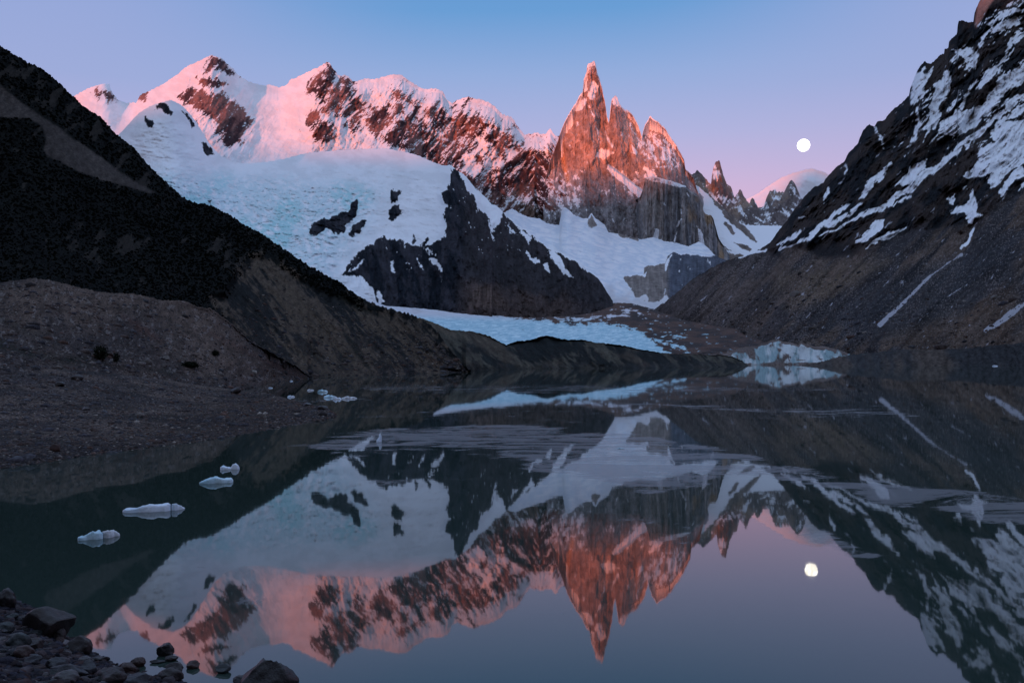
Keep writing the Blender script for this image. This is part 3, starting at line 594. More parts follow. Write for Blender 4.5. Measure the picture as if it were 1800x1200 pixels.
def colr(PX, PY, S, H, t, aux, P):
    low, n, mid, hol = aux; one = np.ones(PX.shape+(3,))
    nn = nz2(S, H, 30, 107, 6, .7, 1.6, -.7)
    upmix = sstep(360, 200, PY)*sstep(1540, 1620, PX)
    base = .95 - upmix*.50 - .25*(n < -.25)*(1-low) + 1.6*low
    edge = 1-sstep(6, 22, PY-np.interp(PX[0], *np.array(RS, float).T)[None]); base = base + edge*.8
    r = rockmask(PX, PY, base, snows=SNOW_R, ss=SS_R, rocks=ROCK_R+[[(1735,262),(1760,246),(1790,247),(1790,260),(1767,267),(1740,275)], [(1733,292),(1745,286),(1760,296),(1745,306),(1735,302)]],
                 rs=[[(1800,146,5),(1775,165,6),(1755,185,6),(1735,205,5),(1715,225,4)], [(1690,232,4),(1650,262,9),(1640,285,7)], [(1700,110,5),(1690,145,8),(1668,190,5)], [(1735,75,6),(1720,110,7),(1700,175,8),(1665,225,4)], [(1660,100,5),(1640,130,4),(1632,165,3)]],
                 soft=3.5, noise=nn+(-.5*sstep(.7,.9,rd2(S,H,34,119,4,.6,3.5,-.8))-.30*LEDGE)*(1-low), k=.62, C=1.0, warp=(4*nz2(S,H,40,110,4), 4*nz2(S,H,40,111,4)), width=.09)
    fl = rockmask(PX, PY, 1+0*PX, ss=FALLS, soft=2, noise=nz2(S, H, 16, 112, 5, .7, 2, -.8), k=1.0)
    k = sstep(-.5, .5, nz2(S, H, 90, 113, 5, .6, 1.5, -.6))
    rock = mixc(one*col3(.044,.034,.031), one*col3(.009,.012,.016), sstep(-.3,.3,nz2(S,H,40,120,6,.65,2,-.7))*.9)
    red = np.clip(sdf(PX, PY, [(1711,42),(1718,5),(1735,-20),(1765,-20),(1740,12),(1728,35),(1716,52)])/4, 0, 1)
    rock = mixc(rock, one*col3(.40,.20,.15), red)  # sunrise glow on the top crag, painted into the rock as red
    # moraine colours
    g = nz2(S, H, 130, 114, 5, .6, 1.2, -.8); g2 = nz2(S, H, 40, 115, 5, .65, 3, -.9)
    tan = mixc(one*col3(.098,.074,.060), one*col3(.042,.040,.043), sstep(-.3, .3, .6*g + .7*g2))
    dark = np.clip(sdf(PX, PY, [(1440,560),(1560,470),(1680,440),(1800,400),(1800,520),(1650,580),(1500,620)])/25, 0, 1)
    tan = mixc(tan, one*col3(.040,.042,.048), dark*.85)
    gold = np.clip(sdf(PX, PY, [(1360,470),(1470,460),(1560,440),(1580,460),(1520,500),(1440,540),(1390,560),(1340,520)])/20, 0, 1)
    tan = mixc(tan, one*col3(.135,.10,.068), gold*.7*sstep(-.5, .5, g2+.2))
    gold2 = np.clip(sdf(PX, PY, [(1560,600),(1650,540),(1800,470),(1800,640),(1600,640)])/25, 0, 1)
    tan = mixc(tan, one*col3(.095,.062,.042), gold2*.7*sstep(-.4, .6, g2))
    leftg = sstep(1420, 1280, PX); tan = mixc(tan, one*col3(.105,.085,.08), leftg*.6)
    tan = tan*(1+.35*nz2(S, H, 7, 116, 5, .7, 1.2))[..., None]
    tan = tan*(1-.5*sstep(.5, .85, mid)*low)[..., None]*(1+.25*nz2(S,H,22,121,6,.7,4,-.95))[..., None]
    spk = sstep(.55, .8, nz2(S, H, 3.2, 117, 3, .7)+.25*nz2(S, H, 80, 118, 3)); tan = mixc(tan, one*col3(.23,.20,.19), spk*.6)
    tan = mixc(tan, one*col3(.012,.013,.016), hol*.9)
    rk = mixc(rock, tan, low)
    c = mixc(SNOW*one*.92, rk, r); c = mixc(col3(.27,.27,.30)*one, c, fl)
    return c, 1-r*fl
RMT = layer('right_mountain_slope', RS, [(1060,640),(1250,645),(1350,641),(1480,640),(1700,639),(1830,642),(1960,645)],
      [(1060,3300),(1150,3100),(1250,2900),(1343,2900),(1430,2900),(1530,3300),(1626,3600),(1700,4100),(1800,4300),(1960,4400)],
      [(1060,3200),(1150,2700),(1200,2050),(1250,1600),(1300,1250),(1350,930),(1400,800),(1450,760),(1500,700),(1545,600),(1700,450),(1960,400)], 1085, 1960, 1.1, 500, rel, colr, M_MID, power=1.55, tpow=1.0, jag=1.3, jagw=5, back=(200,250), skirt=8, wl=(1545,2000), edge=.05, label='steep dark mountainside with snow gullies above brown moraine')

# ---- dirty ice cliff at the water
CS = [(1236,630),(1247,623),(1262,622),(1280,620),(1290,615),(1300,611),(1315,609),(1330,608),(1343,603),(1352,599),(1360,597),(1368,597),(1375,600),(1385,601),(1395,603),(1403,607),(1408,601),(1415,604),(1425,606),(1432,609),(1445,608),(1460,611),(1475,615),(1485,618),(1493,622),(1500,627)]
def rel(PX, PY, S, H, D, t):
    n = ridged(S/11+.2*H/11, H/26, 5, .6, 121); b = ridged(S/38, H/60, 3, .5, 122)
    return -(5*n+9*b), (n, b)
def colr(PX, PY, S, H, t, aux, P):
    n, b = aux; one = np.ones(PX.shape+(3,))
    top = np.interp(PX[0], *np.array(CS, float).T)[None]
    v = .92 - .9*sstep(.66, .9, b) - .8*sstep(1.6,.6,P[...,2]) - .75*sstep(.55, .85, n) - .5*sstep(.0,.6,fbm(S/16+H/9, H/20, 5, .65, 126)) + .2*fbm(S/5, H/14, 4, .6, 123)  # low z term: shade of an undercut notch painted along the cliff foot
    v = v - 1.6*sstep(5.5, 2, PY-top+2.5*fbm(S/6, H/6, 3, .5, 124))*(PX < 1470) - .8*sstep(1335, 1310, PX)*sstep(622, 615, PY) - .5*np.clip(1-np.abs(PY-(633-.05*(PX-1400)))/1.5,0,1)*(PX>1400)
    ic = mixc(one*col3(.17,.14,.13), mixc(one*col3(.46,.52,.54), one*col3(.20,.31,.34), sstep(-.3,.4,fbm(S/10,H/30,5,.6,125))), sstep(-.1, .5, v))
    return ic, sstep(-.1, .5, v)
layer('ice_cliff', CS, [(1236,645),(1350,642),(1500,641)], [(1236,655),(1500,655)], [(1236,640),(1350,625),(1430,622),(1500,640)], 1236, 1500, .7, 60, rel, colr, M_MID, jag=.6, jagw=3, back=(6,3), skirt=5, label='dirty grey-blue ice cliff of the glacier snout at the water')

# ---- low dark spur right of the ice cliff, reaching the water
def rel(PX, PY, S, H, D, t): 
    n = rd2(S, H, 30, 131, 5, .6, 2, .4); return -8*n, n
def colr(PX, PY, S, H, t, n, P):
    one = np.ones(PX.shape+(3,)); c = mixc(one*col3(.072,.06,.052), one*col3(.035,.037,.04), sstep(-.5, .5, nz2(S, H, 25, 132, 5, .6, 2, .4)))
    return c*(1+.4*nz2(S, H, 3, 133, 4, .7))[..., None], 0*PX
layer('low_dark_spur', [(1410,641),(1430,638),(1450,634),(1465,629),(1485,625),(1500,623),(1530,620),(1560,617),(1600,613),(1640,615),(1700,612),(1760,606),(1860,596)], [(1410,644),(1480,643.5),(1700,642.5),(1860,643)],
      [(1410,550),(1500,545),(1860,470)], [(1410,520),(1500,480),(1860,400)], 1410, 1860, 1.2, 40, rel, colr, M_NEAR, jag=1.2, back=(20,4), skirt=6, wl=(1400,2000), label='low dark rocky spur at the far waterline')

# ---- rounded grey-green bedrock humps across the lake
HS = [(700,560),(723,556),(743,560),(760,566),(773,571),(790,579),(812,581),(833,583),(850,587),(863,592),(877,600),(890,606),(900,602),(913,599),(922,599),(933,597),(942,594),(950,591),(960,590),(970,591),(985,595),(1000,597),(1025,597),(1047,602),(1075,604),(1100,608),(1125,614),(1150,618),(1180,622),(1200,622),(1225,623),(1247,624),(1265,623),(1287,627),(1300,632),(1310,638),(1316,643)]
def rel(PX, PY, S, H, D, t):
    a = rd2(S, H, 46, 141, 5, .6, 1.0, .9); b = nz2(S, H, 110, 142, 3, .5, 1, .5)
    return -(13*(a-.36) + 22*b + 2.6*nz2(S,H,7,145,4))*sstep(0,.25,t), (a, b)
def colr(PX, PY, S, H, t, aux, P):
    a, b = aux; one = np.ones(PX.shape+(3,))
    fin = rd2(S, H, 9, 146, 5, .65, 1.6, .9)
    c = mixc(one*col3(.056,.053,.042), one*col3(.012,.015,.015), sstep(-.16, .16, .42-a+.3*b+1.2*(.43-fin)))
    c = mixc(c, one*col3(.085,.068,.05), sstep(.1, .8, nz2(S, H, 30, 143, 5, .6, 1, .9))*.6)
    wl = sstep(3.5, 1.0, P[..., 2]+1.2*fbm(S/6, H/6, 3)); c = mixc(c, one*col3(.03,.032,.032), wl*.5)
    return c*(1+.4*nz2(S, H, 4, 144, 4, .7, 1.5, .6))[..., None], 0*PX
layer('rounded_bedrock_humps', HS, [(700,657.5),(800,655),(845,651),(943,648),(1067,647.5),(1200,646.5),(1310,644.5),(1316,644.3)], [(700,760),(850,640),(893,600),(970,600),(1316,560)], [(700,600),(800,540),(850,440),(943,520),(1067,520),(1316,540)],
      700, 1316, 1.0, 90, rel, colr, M_NEAR, power=1.3, jag=.8, jagw=6, back=(25,10), skirt=6, edge=.05, wl=(820,1400), label='rounded grey-green bedrock humps at the far waterline')

# ---- left mountainside: forest, scree, bedrock
LS = [(-120,20),(-60,52),(0,80),(14,90),(28,97),(45,108),(60,114),(75,121),(88,133),(100,142),(113,155),(125,166),(135,176),(145,186),(160,196),(178,207),(190,222),(203,234),(215,243),(232,257),(245,270),(258,287),(270,300),(280,308),(290,318),(305,332),(320,345),(335,354),(345,358),(358,358),(370,361),(385,368),(400,376),(417,387),(433,397),(450,405),(467,416),(483,427),(500,438),(513,447),(528,457),(543,467),(558,475),(573,483),(588,491),(600,498),(617,511),(633,522),(650,530),(667,537),(687,543),(705,548),(723,553),(740,560),(755,570),(770,585),(785,605),(800,625),(818,643),(828,652)]
SCREE = [(-10,130),(0,148),(30,175),(60,195),(90,212),(130,245),(165,268),(200,293),(235,318),(262,332),(276,339),(262,340),(230,330),(200,322),(170,313),(150,306),(128,297),(105,285),(82,278),(75,262),(80,245),(70,222),(50,208),(0,205),(-30,150)]
BARE = [(370,530),(375,520),(398,518),(405,495),(412,488),(425,472),(440,452),(455,448),(475,452),(500,470),(525,485),(550,500),(580,515),(600,520),(640,538),(690,552),(740,562),(830,660),(500,680),(440,610),(395,560)]
def pale_field(PX, PY):
    q = fbm((PX+.5*PY)/26, PY/34, 6, .68, 157)
    a = .35*np.clip(sdf(PX, PY, [(110,410),(200,400),(270,430),(260,460),(200,475),(120,450)])/15, -1, 1)
    b = .25*np.clip(sdf(PX, PY, [(330,420),(430,400),(480,450),(400,480)])/15, -1, 1)
    c = .45*np.clip(sdf(PX, PY, [(-50,95),(60,118),(140,190),(200,235),(280,320),(262,330),(150,250),(60,190),(-50,140)])/14, -1, 1)
    return sstep(.05, .5, q-.32+np.maximum(np.maximum(a, b), c))
def rel(PX, PY, S, H, D, t):
    bare = sstep(-8, 8, sdf(PX, PY, BARE))
    can = ridged(S/9, H/9, 4, .6, 151); hill = rd2(S, H, 150, 152, 5, .55, 2, .5)
    slab = rd2(S, H, 70, 153, 6, .6, 2.4, .75)
    fr = sstep(0, .22, t)
    return (-(1-bare)*(3.0*can+26*hill) - bare*(30*(slab-.38)+5*nz2(S,H,12,154,5)))*fr - 14*nz2(S, H, 200, 155, 3)*sstep(0,.12,t), (bare, slab, can, hill)
def colr(PX, PY, S, H, t, aux, P):
    bare, slab, can, hill = aux; one = np.ones(PX.shape+(3,))
    nn = nz2(S, H, 22, 156, 6, .65, 1.5, .5)
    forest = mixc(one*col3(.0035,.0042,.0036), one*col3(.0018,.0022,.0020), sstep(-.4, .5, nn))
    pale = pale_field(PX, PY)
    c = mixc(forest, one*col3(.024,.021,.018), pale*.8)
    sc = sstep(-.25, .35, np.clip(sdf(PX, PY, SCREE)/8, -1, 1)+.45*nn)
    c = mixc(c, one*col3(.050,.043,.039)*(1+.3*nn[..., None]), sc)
    fin = rd2(S, H, 6, 163, 6, .72, 2.4, .8)
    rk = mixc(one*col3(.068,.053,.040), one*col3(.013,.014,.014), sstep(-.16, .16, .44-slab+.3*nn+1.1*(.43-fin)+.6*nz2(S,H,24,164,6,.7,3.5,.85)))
    rk = mixc(rk, one*col3(.080,.060,.043), sstep(580, 650, PY)*sstep(700, 600, PX)*.6*sstep(-.4,.4,nn))
    moss = np.clip(streak(PX, PY, [(600,575,3),(625,615,8),(655,655,5)])/6, 0, 1)+np.clip(streak(PX, PY, [(560,470,4),(600,520,12),(640,545,8),(680,560,3)])/8, 0, 1)
    rk = mixc(rk, one*col3(.014,.015,.012), np.clip(moss, 0, 1)*.9)
    redp = np.clip(streak(PX, PY, [(750,625,5),(790,650,6)])/10, 0, 1); rk = mixc(rk, one*col3(.10,.055,.04), redp*.6)
    b2 = sstep(-.35, .35, np.clip(sdf(PX, PY, BARE)/26, -1, 1)+.75*fbm(PX/16, PY/22, 4, .65, 78)-.1)
    c = mixc(c, rk, b2)
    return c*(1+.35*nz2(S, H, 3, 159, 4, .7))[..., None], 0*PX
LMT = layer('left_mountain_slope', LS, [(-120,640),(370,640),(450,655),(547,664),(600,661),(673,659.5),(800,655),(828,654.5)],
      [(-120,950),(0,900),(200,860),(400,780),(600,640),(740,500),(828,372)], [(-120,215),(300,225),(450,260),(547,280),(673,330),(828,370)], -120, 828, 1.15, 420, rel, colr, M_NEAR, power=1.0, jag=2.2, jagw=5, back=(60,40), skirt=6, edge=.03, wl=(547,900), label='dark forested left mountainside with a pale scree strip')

# ---- near left: moraine ridge and gravel beach
def z0d(px, py, z=0.0):
    q = on_plane(px, py, z); return np.hypot(q[..., 0], q[..., 1])
MO = [(-120,515),(-60,504),(0,497),(30,492),(60,489),(93,493),(120,500),(150,508),(187,515),(230,516),(260,522),(283,527),(320,528),(353,540),(370,542),(385,552),(400,563),(420,580),(437,597),(460,610),(483,623),(503,634),(520,643),(535,655),(550,664)]
def rel(PX, PY, S, H, D, t):
    a = rd2(S, H, 28, 161, 5, .55, 3, .9); b = nz2(S, H, 60, 162, 3)
    return -(2.2*a+5*b)*sstep(0, .25, t), (a, b)
def gravelcol(S, H, PX, PY, c1, c2, sc=1.0, seed=170):
    one = np.ones(PX.shape+(3,))
    g = mixc(one*c1, one*c2, sstep(-.5, .5, nz2(S, H, 14*sc, seed, 5, .6, 1)))
    g = g*(1+.45*nz2(S, H, .8*sc, seed+1, 4, .75))[..., None]
    sp = sstep(.75, .95, nz2(S, H, .6*sc, seed+2, 3, .7)+.2); return mixc(g, one*col3(.17,.155,.15), sp*.5)
def colr(PX, PY, S, H, t, aux, P):
    one = np.ones(PX.shape+(3,))
    c = gravelcol(S, H, PX, PY, col3(.084,.063,.052), col3(.040,.034,.033), 2.2)
    rd = np.clip(streak(PX, PY, [(215,555,8),(250,578,14),(285,600,8)])/16, 0, 1)+np.clip(streak(PX, PY, [(360,580,6),(400,600,8),(440,620,8),(500,650,9),(530,664,6)])/16, 0, 1)
    c = mixc(c, one*col3(.078,.040,.032), np.clip(rd, 0, 1)*.65)
    dk = np.clip(streak(PX, PY, [(230,535,3),(300,565,6),(340,590,4)])/8, 0, 1)*.6 + np.clip(streak(PX, PY, [(-30,600,18),(60,625,14),(180,640,8),(300,655,6),(440,680,8),(480,690,3)])/16+.35*nz2(S, H, 12, 175, 4), 0, 1)+ np.clip(streak(PX,PY,[(0,560,8),(60,585,10),(120,615,6)])/14+.3*nz2(S,H,10,176,4),0,1)*.6
    c = mixc(c, one*col3(.016,.018,.015), np.clip(dk, 0, .9))
    return c, 0*PX
MOR = layer('left_moraine_slope', MO, [(-120,648),(0,655),(160,660),(300,678),(400,690),(440,688),(467,673.6),(510,669.5),(550,665.4)],
      [(-120,205),(60,200),(230,205),(370,225),(483,250),(550,284)], [(-120,110),(0,118),(300,150),(400,152),(440,185),(467,215),(510,246),(550,276)],
      -120, 550, 1.1, 170, rel, colr, M_GRAVEL, power=1.0, jag=1.4, jagw=7, back=(14,8), skirt=4, wl=(466,700), edge=.04, smooth_px=20, label='grey-brown moraine ridge on the left with rusty patches')
SP = [(-120,640),(-60,643),(0,646),(80,648),(160,652),(230,660),(300,669),(360,678),(410,684),(450,688),(470,691),(483,694),(505,700),(530,706),(552,711),(573,717),(584,723),(591,731)]
SB = [(-120,846),(-60,838),(0,829),(60,820),(110,812),(150,806),(200,799),(240,794),(300,786),(333,783),(380,776),(420,769),(467,760),(500,753),(535,747),(567,741),(583,736),(591,733)]
def rel(PX, PY, S, H, D, t):
    return -(D/60)*(.45*nz2(S, H, 12, 181, 4))*sstep(0, .2, t), 0
def colr(PX, PY, S, H, t, aux, P):
    x, y = P[..., 0], P[..., 1]; one = np.ones(PX.shape+(3,))
    c = gravelcol(x, y, PX, PY, col3(.084,.066,.056), col3(.040,.035,.035), .9, 190)
    dk = sstep(.1, .7, fbm(x/7, y/14, 4, .6, 193)+.35*sstep(670, 640, PY)); c = mixc(c, one*col3(.020,.020,.019), dk*.65)
    wet = sstep(.5, .1, P[..., 2] + .1*fbm(x, y, 3)); c = mixc(c, c*.6, wet)
    return c, 0*PX
SPIT = layer('gravel_beach', SP, SB, [(-120,128),(0,126),(160,135),(300,150),(400,148),(455,146),(483,132),(530,112),(573,95),(591,84)],
      [(x, float(z0d(x, y))) for x, y in SB], -120, 591, 1.1, 150, rel, colr, M_GRAVEL, power=1.6, back=(6,1.6), skirt=1.5, wl=(-200,700), edge=.03, smooth_px=12, label='grey gravel beach on the left shore')

# ---- near bank under the viewer
shore_px = [(-700,980),(-300,1005),(-60,1032),(0,1047),(40,1062),(75,1085),(120,1122),(160,1150),(200,1168),(260,1186),(330,1204),(400,1235),(520,1265),(900,1300),(1500,1330),(2600,1320)]
SHW = np.array([on_plane(a, b)[:2] for a, b in shore_px])
SHW = np.vstack([[-60, 42], [-40, 33.5], SHW, [30, 6], [60, 2]])
def bank_z(x, y):
    x = np.asarray(x, float); y = np.asarray(y, float)
    d = segdist(x, y, [tuple(p) for p in SHW], False)
    ys = np.interp(x, SHW[:, 0][np.argsort(SHW[:, 0])], SHW[:, 1][np.argsort(SHW[:, 0])])
    sgn = np.where(y < ys, 1.0, -1.0)
    z = np.where(sgn > 0, 3.6*(1-np.exp(-d*.13)), -.25*d)
    return z + .05*perlin(x*1.3, y*1.3) + .03*perlin(x*4, y*4)
gx, gy = np.meshgrid(np.linspace(-60, 60, 420), np.linspace(-40, 42, 420))
gz = bank_z(gx, gy)
gz = np.where(np.hypot(gx, gy) < 2.5, np.minimum(gz, 3.4), gz)
one = np.ones(gx.shape+(3,))
c = mixc(one*col3(.035,.035,.042), one*col3(.020,.021,.026), sstep(-.4, .4, fbm(gx/1.5, gy/1.5, 5, .65, 201)))*(1+.5*fbm(gx*3, gy*3, 3, .7, 202))[..., None]
struct(grid_mesh('near_gravel_bank', np.stack([gx, gy, gz], -1), c, 0*gx, M_GRAVEL), 'dark pebble bank in the near corner')

# ---- ground under everything, and unseen hills added behind the viewer, shaped to shade the lower mountains
gm = terrain_mat('ground', 0.01, 1.0)
def flat(name, pts, z, mat):
    V = np.array([(a, b, z) for a, b in pts]); me = tri_mesh(name, V, [(0,1,2),(0,2,3)], np.full((4,3), .05), mat)
    o = bpy.data.objects.new(name, me); COL.objects.link(o); return struct(o)
flat('ground', [(-90000,-90000),(90000,-90000),(90000,90000),(-90000,90000)], -14, gm)
ca, sa = math.cos(SUN_AZ), math.sin(SUN_AZ); DR = 30000.0
tg = [(150,262,7000),(300,248,6300),(420,252,6000),(560,262,6200),(700,285,6300),(830,325,6900),(930,345,7000),(1030,335,7000),(1110,318,7000),(1190,325,7100),(1262,340,8600),(1352,352,10500),(1372,335,10550),(1395,290,10600),(1427,270,10700)]
hl = []
for a, b, d in tg:
    p = world(a, b, d); l = p[0]*ca - p[1]*sa; al = p[0]*sa + p[1]*ca
    hl.append((l, p[2] + (al+DR)*math.tan(SUN_EL)))
hl.sort()
p = world(1722, 40, 4050); l = p[0]*ca-p[1]*sa; hl.append((l, p[2]+(p[0]*sa+p[1]*ca+DR)*math.tan(SUN_EL)))
p = world(1800, 40, 4050); l = p[0]*ca-p[1]*sa; hl.append((l, hl[-1][1]+150))
hl = sorted(hl)
L, A = np.meshgrid(np.linspace(-30000, 30000, 400), np.linspace(-1, 1, 40))
crest = np.interp(L, [h[0] for h in hl], [h[1] for h in hl])
crest = crest + 30*fbm(L/1500, L*0, 4, .5, 211) + 250*np.clip(np.abs(L)/9000-1, 0, 2)*perlin(L/4000, L*0+.5)
Zh = -14 + (crest+14)*(1-np.abs(A)**1.3) + 90*fbm(L/1500, A*3, 4, .5, 212)*np.abs(A)*(1-np.abs(A))*4
al = -DR + A*5200
Ph = np.stack([L*ca + al*sa, -L*sa + al*ca, Zh], -1)
struct(grid_mesh('added_shade_hills', Ph, np.full(Ph.shape, .06), 0*L, gm), 'unseen hills added behind the viewer to shade the lower mountains')

# ---- the lake
m = bpy.data.materials.new('lake_water'); m.use_nodes = True; t_ = m.node_tree; t_.nodes.clear()
out = N(t_, 'ShaderNodeOutputMaterial'); wb = N(t_, 'ShaderNodeBsdfPrincipled')
wb.inputs['Base Color'].default_value = (.021, .036, .031, 1); wb.inputs['Roughness'].default_value = 0.022; wb.inputs['IOR'].default_value = 1.42
tcn = N(t_, 'ShaderNodeTexCoord')
mpp = N(t_, 'ShaderNodeMapping'); mpp.inputs['Scale'].default_value = (1, 1, 1); t_.links.new(tcn.outputs['Object'], mpp.inputs[0])
n1 = N(t_, 'ShaderNodeTexNoise'); n1.inputs['Scale'].default_value = .35; n1.inputs['Detail'].default_value = 3; t_.links.new(mpp.outputs[0], n1.inputs['Vector'])
bp = N(t_, 'ShaderNodeBump'); bp.inputs['Strength'].default_value = 0.07; bp.inputs['Distance'].default_value = .03
t_.links.new(n1.outputs[0], bp.inputs['Height']); t_.links.new(bp.outputs[0], wb.inputs['Normal'])
ib = N(t_, 'ShaderNodeBsdfPrincipled'); ib.inputs['Base Color'].default_value = (.16, .165, .175, 1); ib.inputs['Roughness'].default_value = .45; ib.inputs['IOR'].default_value = 1.31
at = N(t_, 'ShaderNodeAttribute', attribute_name='film')
mp2 = N(t_, 'ShaderNodeMapping'); mp2.inputs['Scale'].default_value = (.5, 1.0, 1); mp2.inputs['Rotation'].default_value = (0, 0, .12); t_.links.new(tcn.outputs['Object'], mp2.inputs[0])
n2 = N(t_, 'ShaderNodeTexNoise'); n2.inputs['Scale'].default_value = .33; n2.inputs['Detail'].default_value = 8; n2.inputs['Roughness'].default_value = .78; n2.inputs['Distortion'].default_value = 1.4
t_.links.new(mp2.outputs[0], n2.inputs['Vector'])
ad = N(t_, 'ShaderNodeMath', operation='ADD'); t_.links.new(at.outputs['Fac'], ad.inputs[0]); t_.links.new(n2.outputs[0], ad.inputs[1])
fr = N(t_, 'ShaderNodeMapRange', interpolation_type='SMOOTHSTEP'); fr.inputs['From Min'].default_value = .93; fr.inputs['From Max'].default_value = 1.05; fr.inputs['To Max'].default_value = .56
t_.links.new(ad.outputs[0], fr.inputs['Value'])
mxs = N(t_, 'ShaderNodeMixShader'); t_.links.new(fr.outputs[0], mxs.inputs[0]); t_.links.new(wb.outputs[0], mxs.inputs[1]); t_.links.new(ib.outputs[0], mxs.inputs[2])
t_.links.new(mxs.outputs[0], out.inputs[0])
M_LAKE = m
th = np.linspace(R(-75), R(75), 380); rr = np.geomspace(3.5, 2600, 420)
TH, RRr = np.meshgrid(th, rr)
LX, LY = RRr*np.sin(TH), RRr*np.cos(TH)
v = np.stack([LX, LY, np.full_like(LX, -CAMZ)], -1) @ MROT       # into the camera frame
LPX, LPY = 900 + F*v[..., 0]/-v[..., 2], 600 - F*v[..., 1]/-v[..., 2]
film = np.full(LX.shape, .12)
FW1 = 70*fbm(LX/14, LY/20, 4, .6, 221); FW2 = 16*fbm(LX/9, LY/16, 4, .6, 222)
def fz(poly, amt, soft=14): 
    global film
    film = np.maximum(film, .12+(amt-.12)*sstep(-soft*1.3, soft*1.1, sdf(LPX+FW1, LPY+FW2*np.clip((LPY-640)/200, .1, 1), poly)))
fz([(620,765),(700,745),(1000,740),(1150,760),(1250,790),(1400,820),(1500,835),(1650,850),(1800,870),(1900,890),(1900,935),(1800,935),(1640,905),(1560,900),(1480,868),(1350,850),(1150,852),(980,835),(850,805),(720,800),(560,797)], .52, 12)
fz([(1395,900),(1480,925),(1590,985),(1530,990),(1440,955)], .5, 8)
fz([(1090,908),(1150,902),(1250,915),(1250,935),(1150,925)], .47, 7)
fz([(1170,962),(1240,957),(1300,968),(1240,975)], .5, 6)
fz([(600,676),(800,672),(1200,676),(1500,680),(1500,690),(1200,692),(900,694),(650,690)], .44, 5)
fz([(980,706),(1100,702),(1300,712),(1600,715),(1700,735),(1300,728),(1050,724)], .45, 7)
fz([(500,694),(620,700),(700,712),(560,708)], .5, 4)
fz([(560,722),(760,715),(1000,725),(1060,735),(740,742)], .40, 6)
fz([(520,770),(620,768),(600,782),(480,778)], .46, 5)
fz([(640,815),(760,812),(900,835),(800,860),(640,850),(560,842)], .40, 10)
fz([(380,850),(520,848),(500,862),(400,860)], .36, 6); fz([(330,985),(420,962),(520,965),(430,985),(340,1000)], .38, 8)
fz([(370,1035),(470,1030),(520,1050),(420,1060)], .44, 8); fz([(900,1070),(1000,1075),(970,1090),(920,1086)], .42, 7); fz([(640,960),(900,955),(1010,930),(1010,960),(800,985)], .36, 12)
lk = grid_mesh('lake', np.stack([LX, LY, 0*LX], -1), mat=M_LAKE)
a = lk.data.attributes.new('film', 'FLOAT', 'POINT'); a.data.foreach_set('value', film.reshape(-1).astype(np.float32))
struct(lk, 'calm glacial lake mirroring the mountains, with thin skim ice')

# ================================================================== THINGS
# ---- the setting full moon
def ico(n):
    import bmesh
    bm = bmesh.new(); bmesh.ops.create_icosphere(bm, subdivisions=n, radius=1)
    V = np.array([v.co[:] for v in bm.verts]); T = np.array([[v.index for v in f.verts] for f in bm.faces]); bm.free(); return V, T
I1, I2, I3, I4 = ico(1), ico(2), ico(3), ico(4)
mm = bpy.data.materials.new('moonlit_surface'); mm.use_nodes = True; t_ = mm.node_tree; t_.nodes.clear()
out = N(t_, 'ShaderNodeOutputMaterial'); em = N(t_, 'ShaderNodeEmission'); em.inputs['Strength'].default_value = 1.0
nn = N(t_, 'ShaderNodeTexNoise'); nn.inputs['Scale'].default_value = .003; nn.inputs['Detail'].default_value = 3
tcn = N(t_, 'ShaderNodeTexCoord'); t_.links.new(tcn.outputs['Object'], nn.inputs['Vector'])
rmp = ramp(t_, nn.outputs[0], [(.38, (3.4, 3.15, 2.7)), (.62, (5.0, 4.8, 4.4))]); t_.links.new(rmp.outputs[0], em.inputs[0]); t_.links.new(em.outputs[0], out.inputs[0])
dmn = 60000.0; V, T = I4
me = tri_mesh('moon', V*dmn*10.8/F*.95, T, mat=mm, smooth=True)
mo = bpy.data.objects.new('moon', me); COL.objects.link(mo); mo.location = world(1412.5, 255.5, dmn)
tag(mo, 'white full moon hanging in the pink sky above the distant snow mountain', 'moon')

# ---- ice floes
def ice_mat(name, c1, c2):
    m = bpy.data.materials.new(name); m.use_nodes = True; t = m.node_tree; b = t.nodes['Principled BSDF']
    tcn = N(t, 'ShaderNodeTexCoord'); n = N(t, 'ShaderNodeTexNoise'); n.inputs['Scale'].default_value = 2.2; n.inputs['Detail'].default_value = 5
    t.links.new(tcn.outputs['Object'], n.inputs['Vector'])
    r = ramp(t, n.outputs[0], [(.35, c1), (.62, c2)]); t.links.new(r.outputs[0], b.inputs['Base Color'])
    b.inputs['Roughness'].default_value = .35; b.inputs['IOR'].default_value = 1.31
    n3 = N(t, 'ShaderNodeTexNoise'); n3.inputs['Scale'].default_value = 9; n3.inputs['Detail'].default_value = 4; t.links.new(tcn.outputs['Object'], n3.inputs['Vector'])
    bp = N(t, 'ShaderNodeBump'); bp.inputs['Distance'].default_value = .06; bp.inputs['Strength'].default_value = .6
    t.links.new(n3.outputs[0], bp.inputs['Height']); t.links.new(bp.outputs[0], b.inputs['Normal'])
    return m
MI_W = ice_mat('white_ice', (.50,.64,.76), (.66,.76,.86)); MI_B = ice_mat('blue_ice', (.30,.52,.62), (.48,.66,.74)); MI_D = ice_mat('dirty_ice', (.36,.38,.40), (.62,.69,.74))
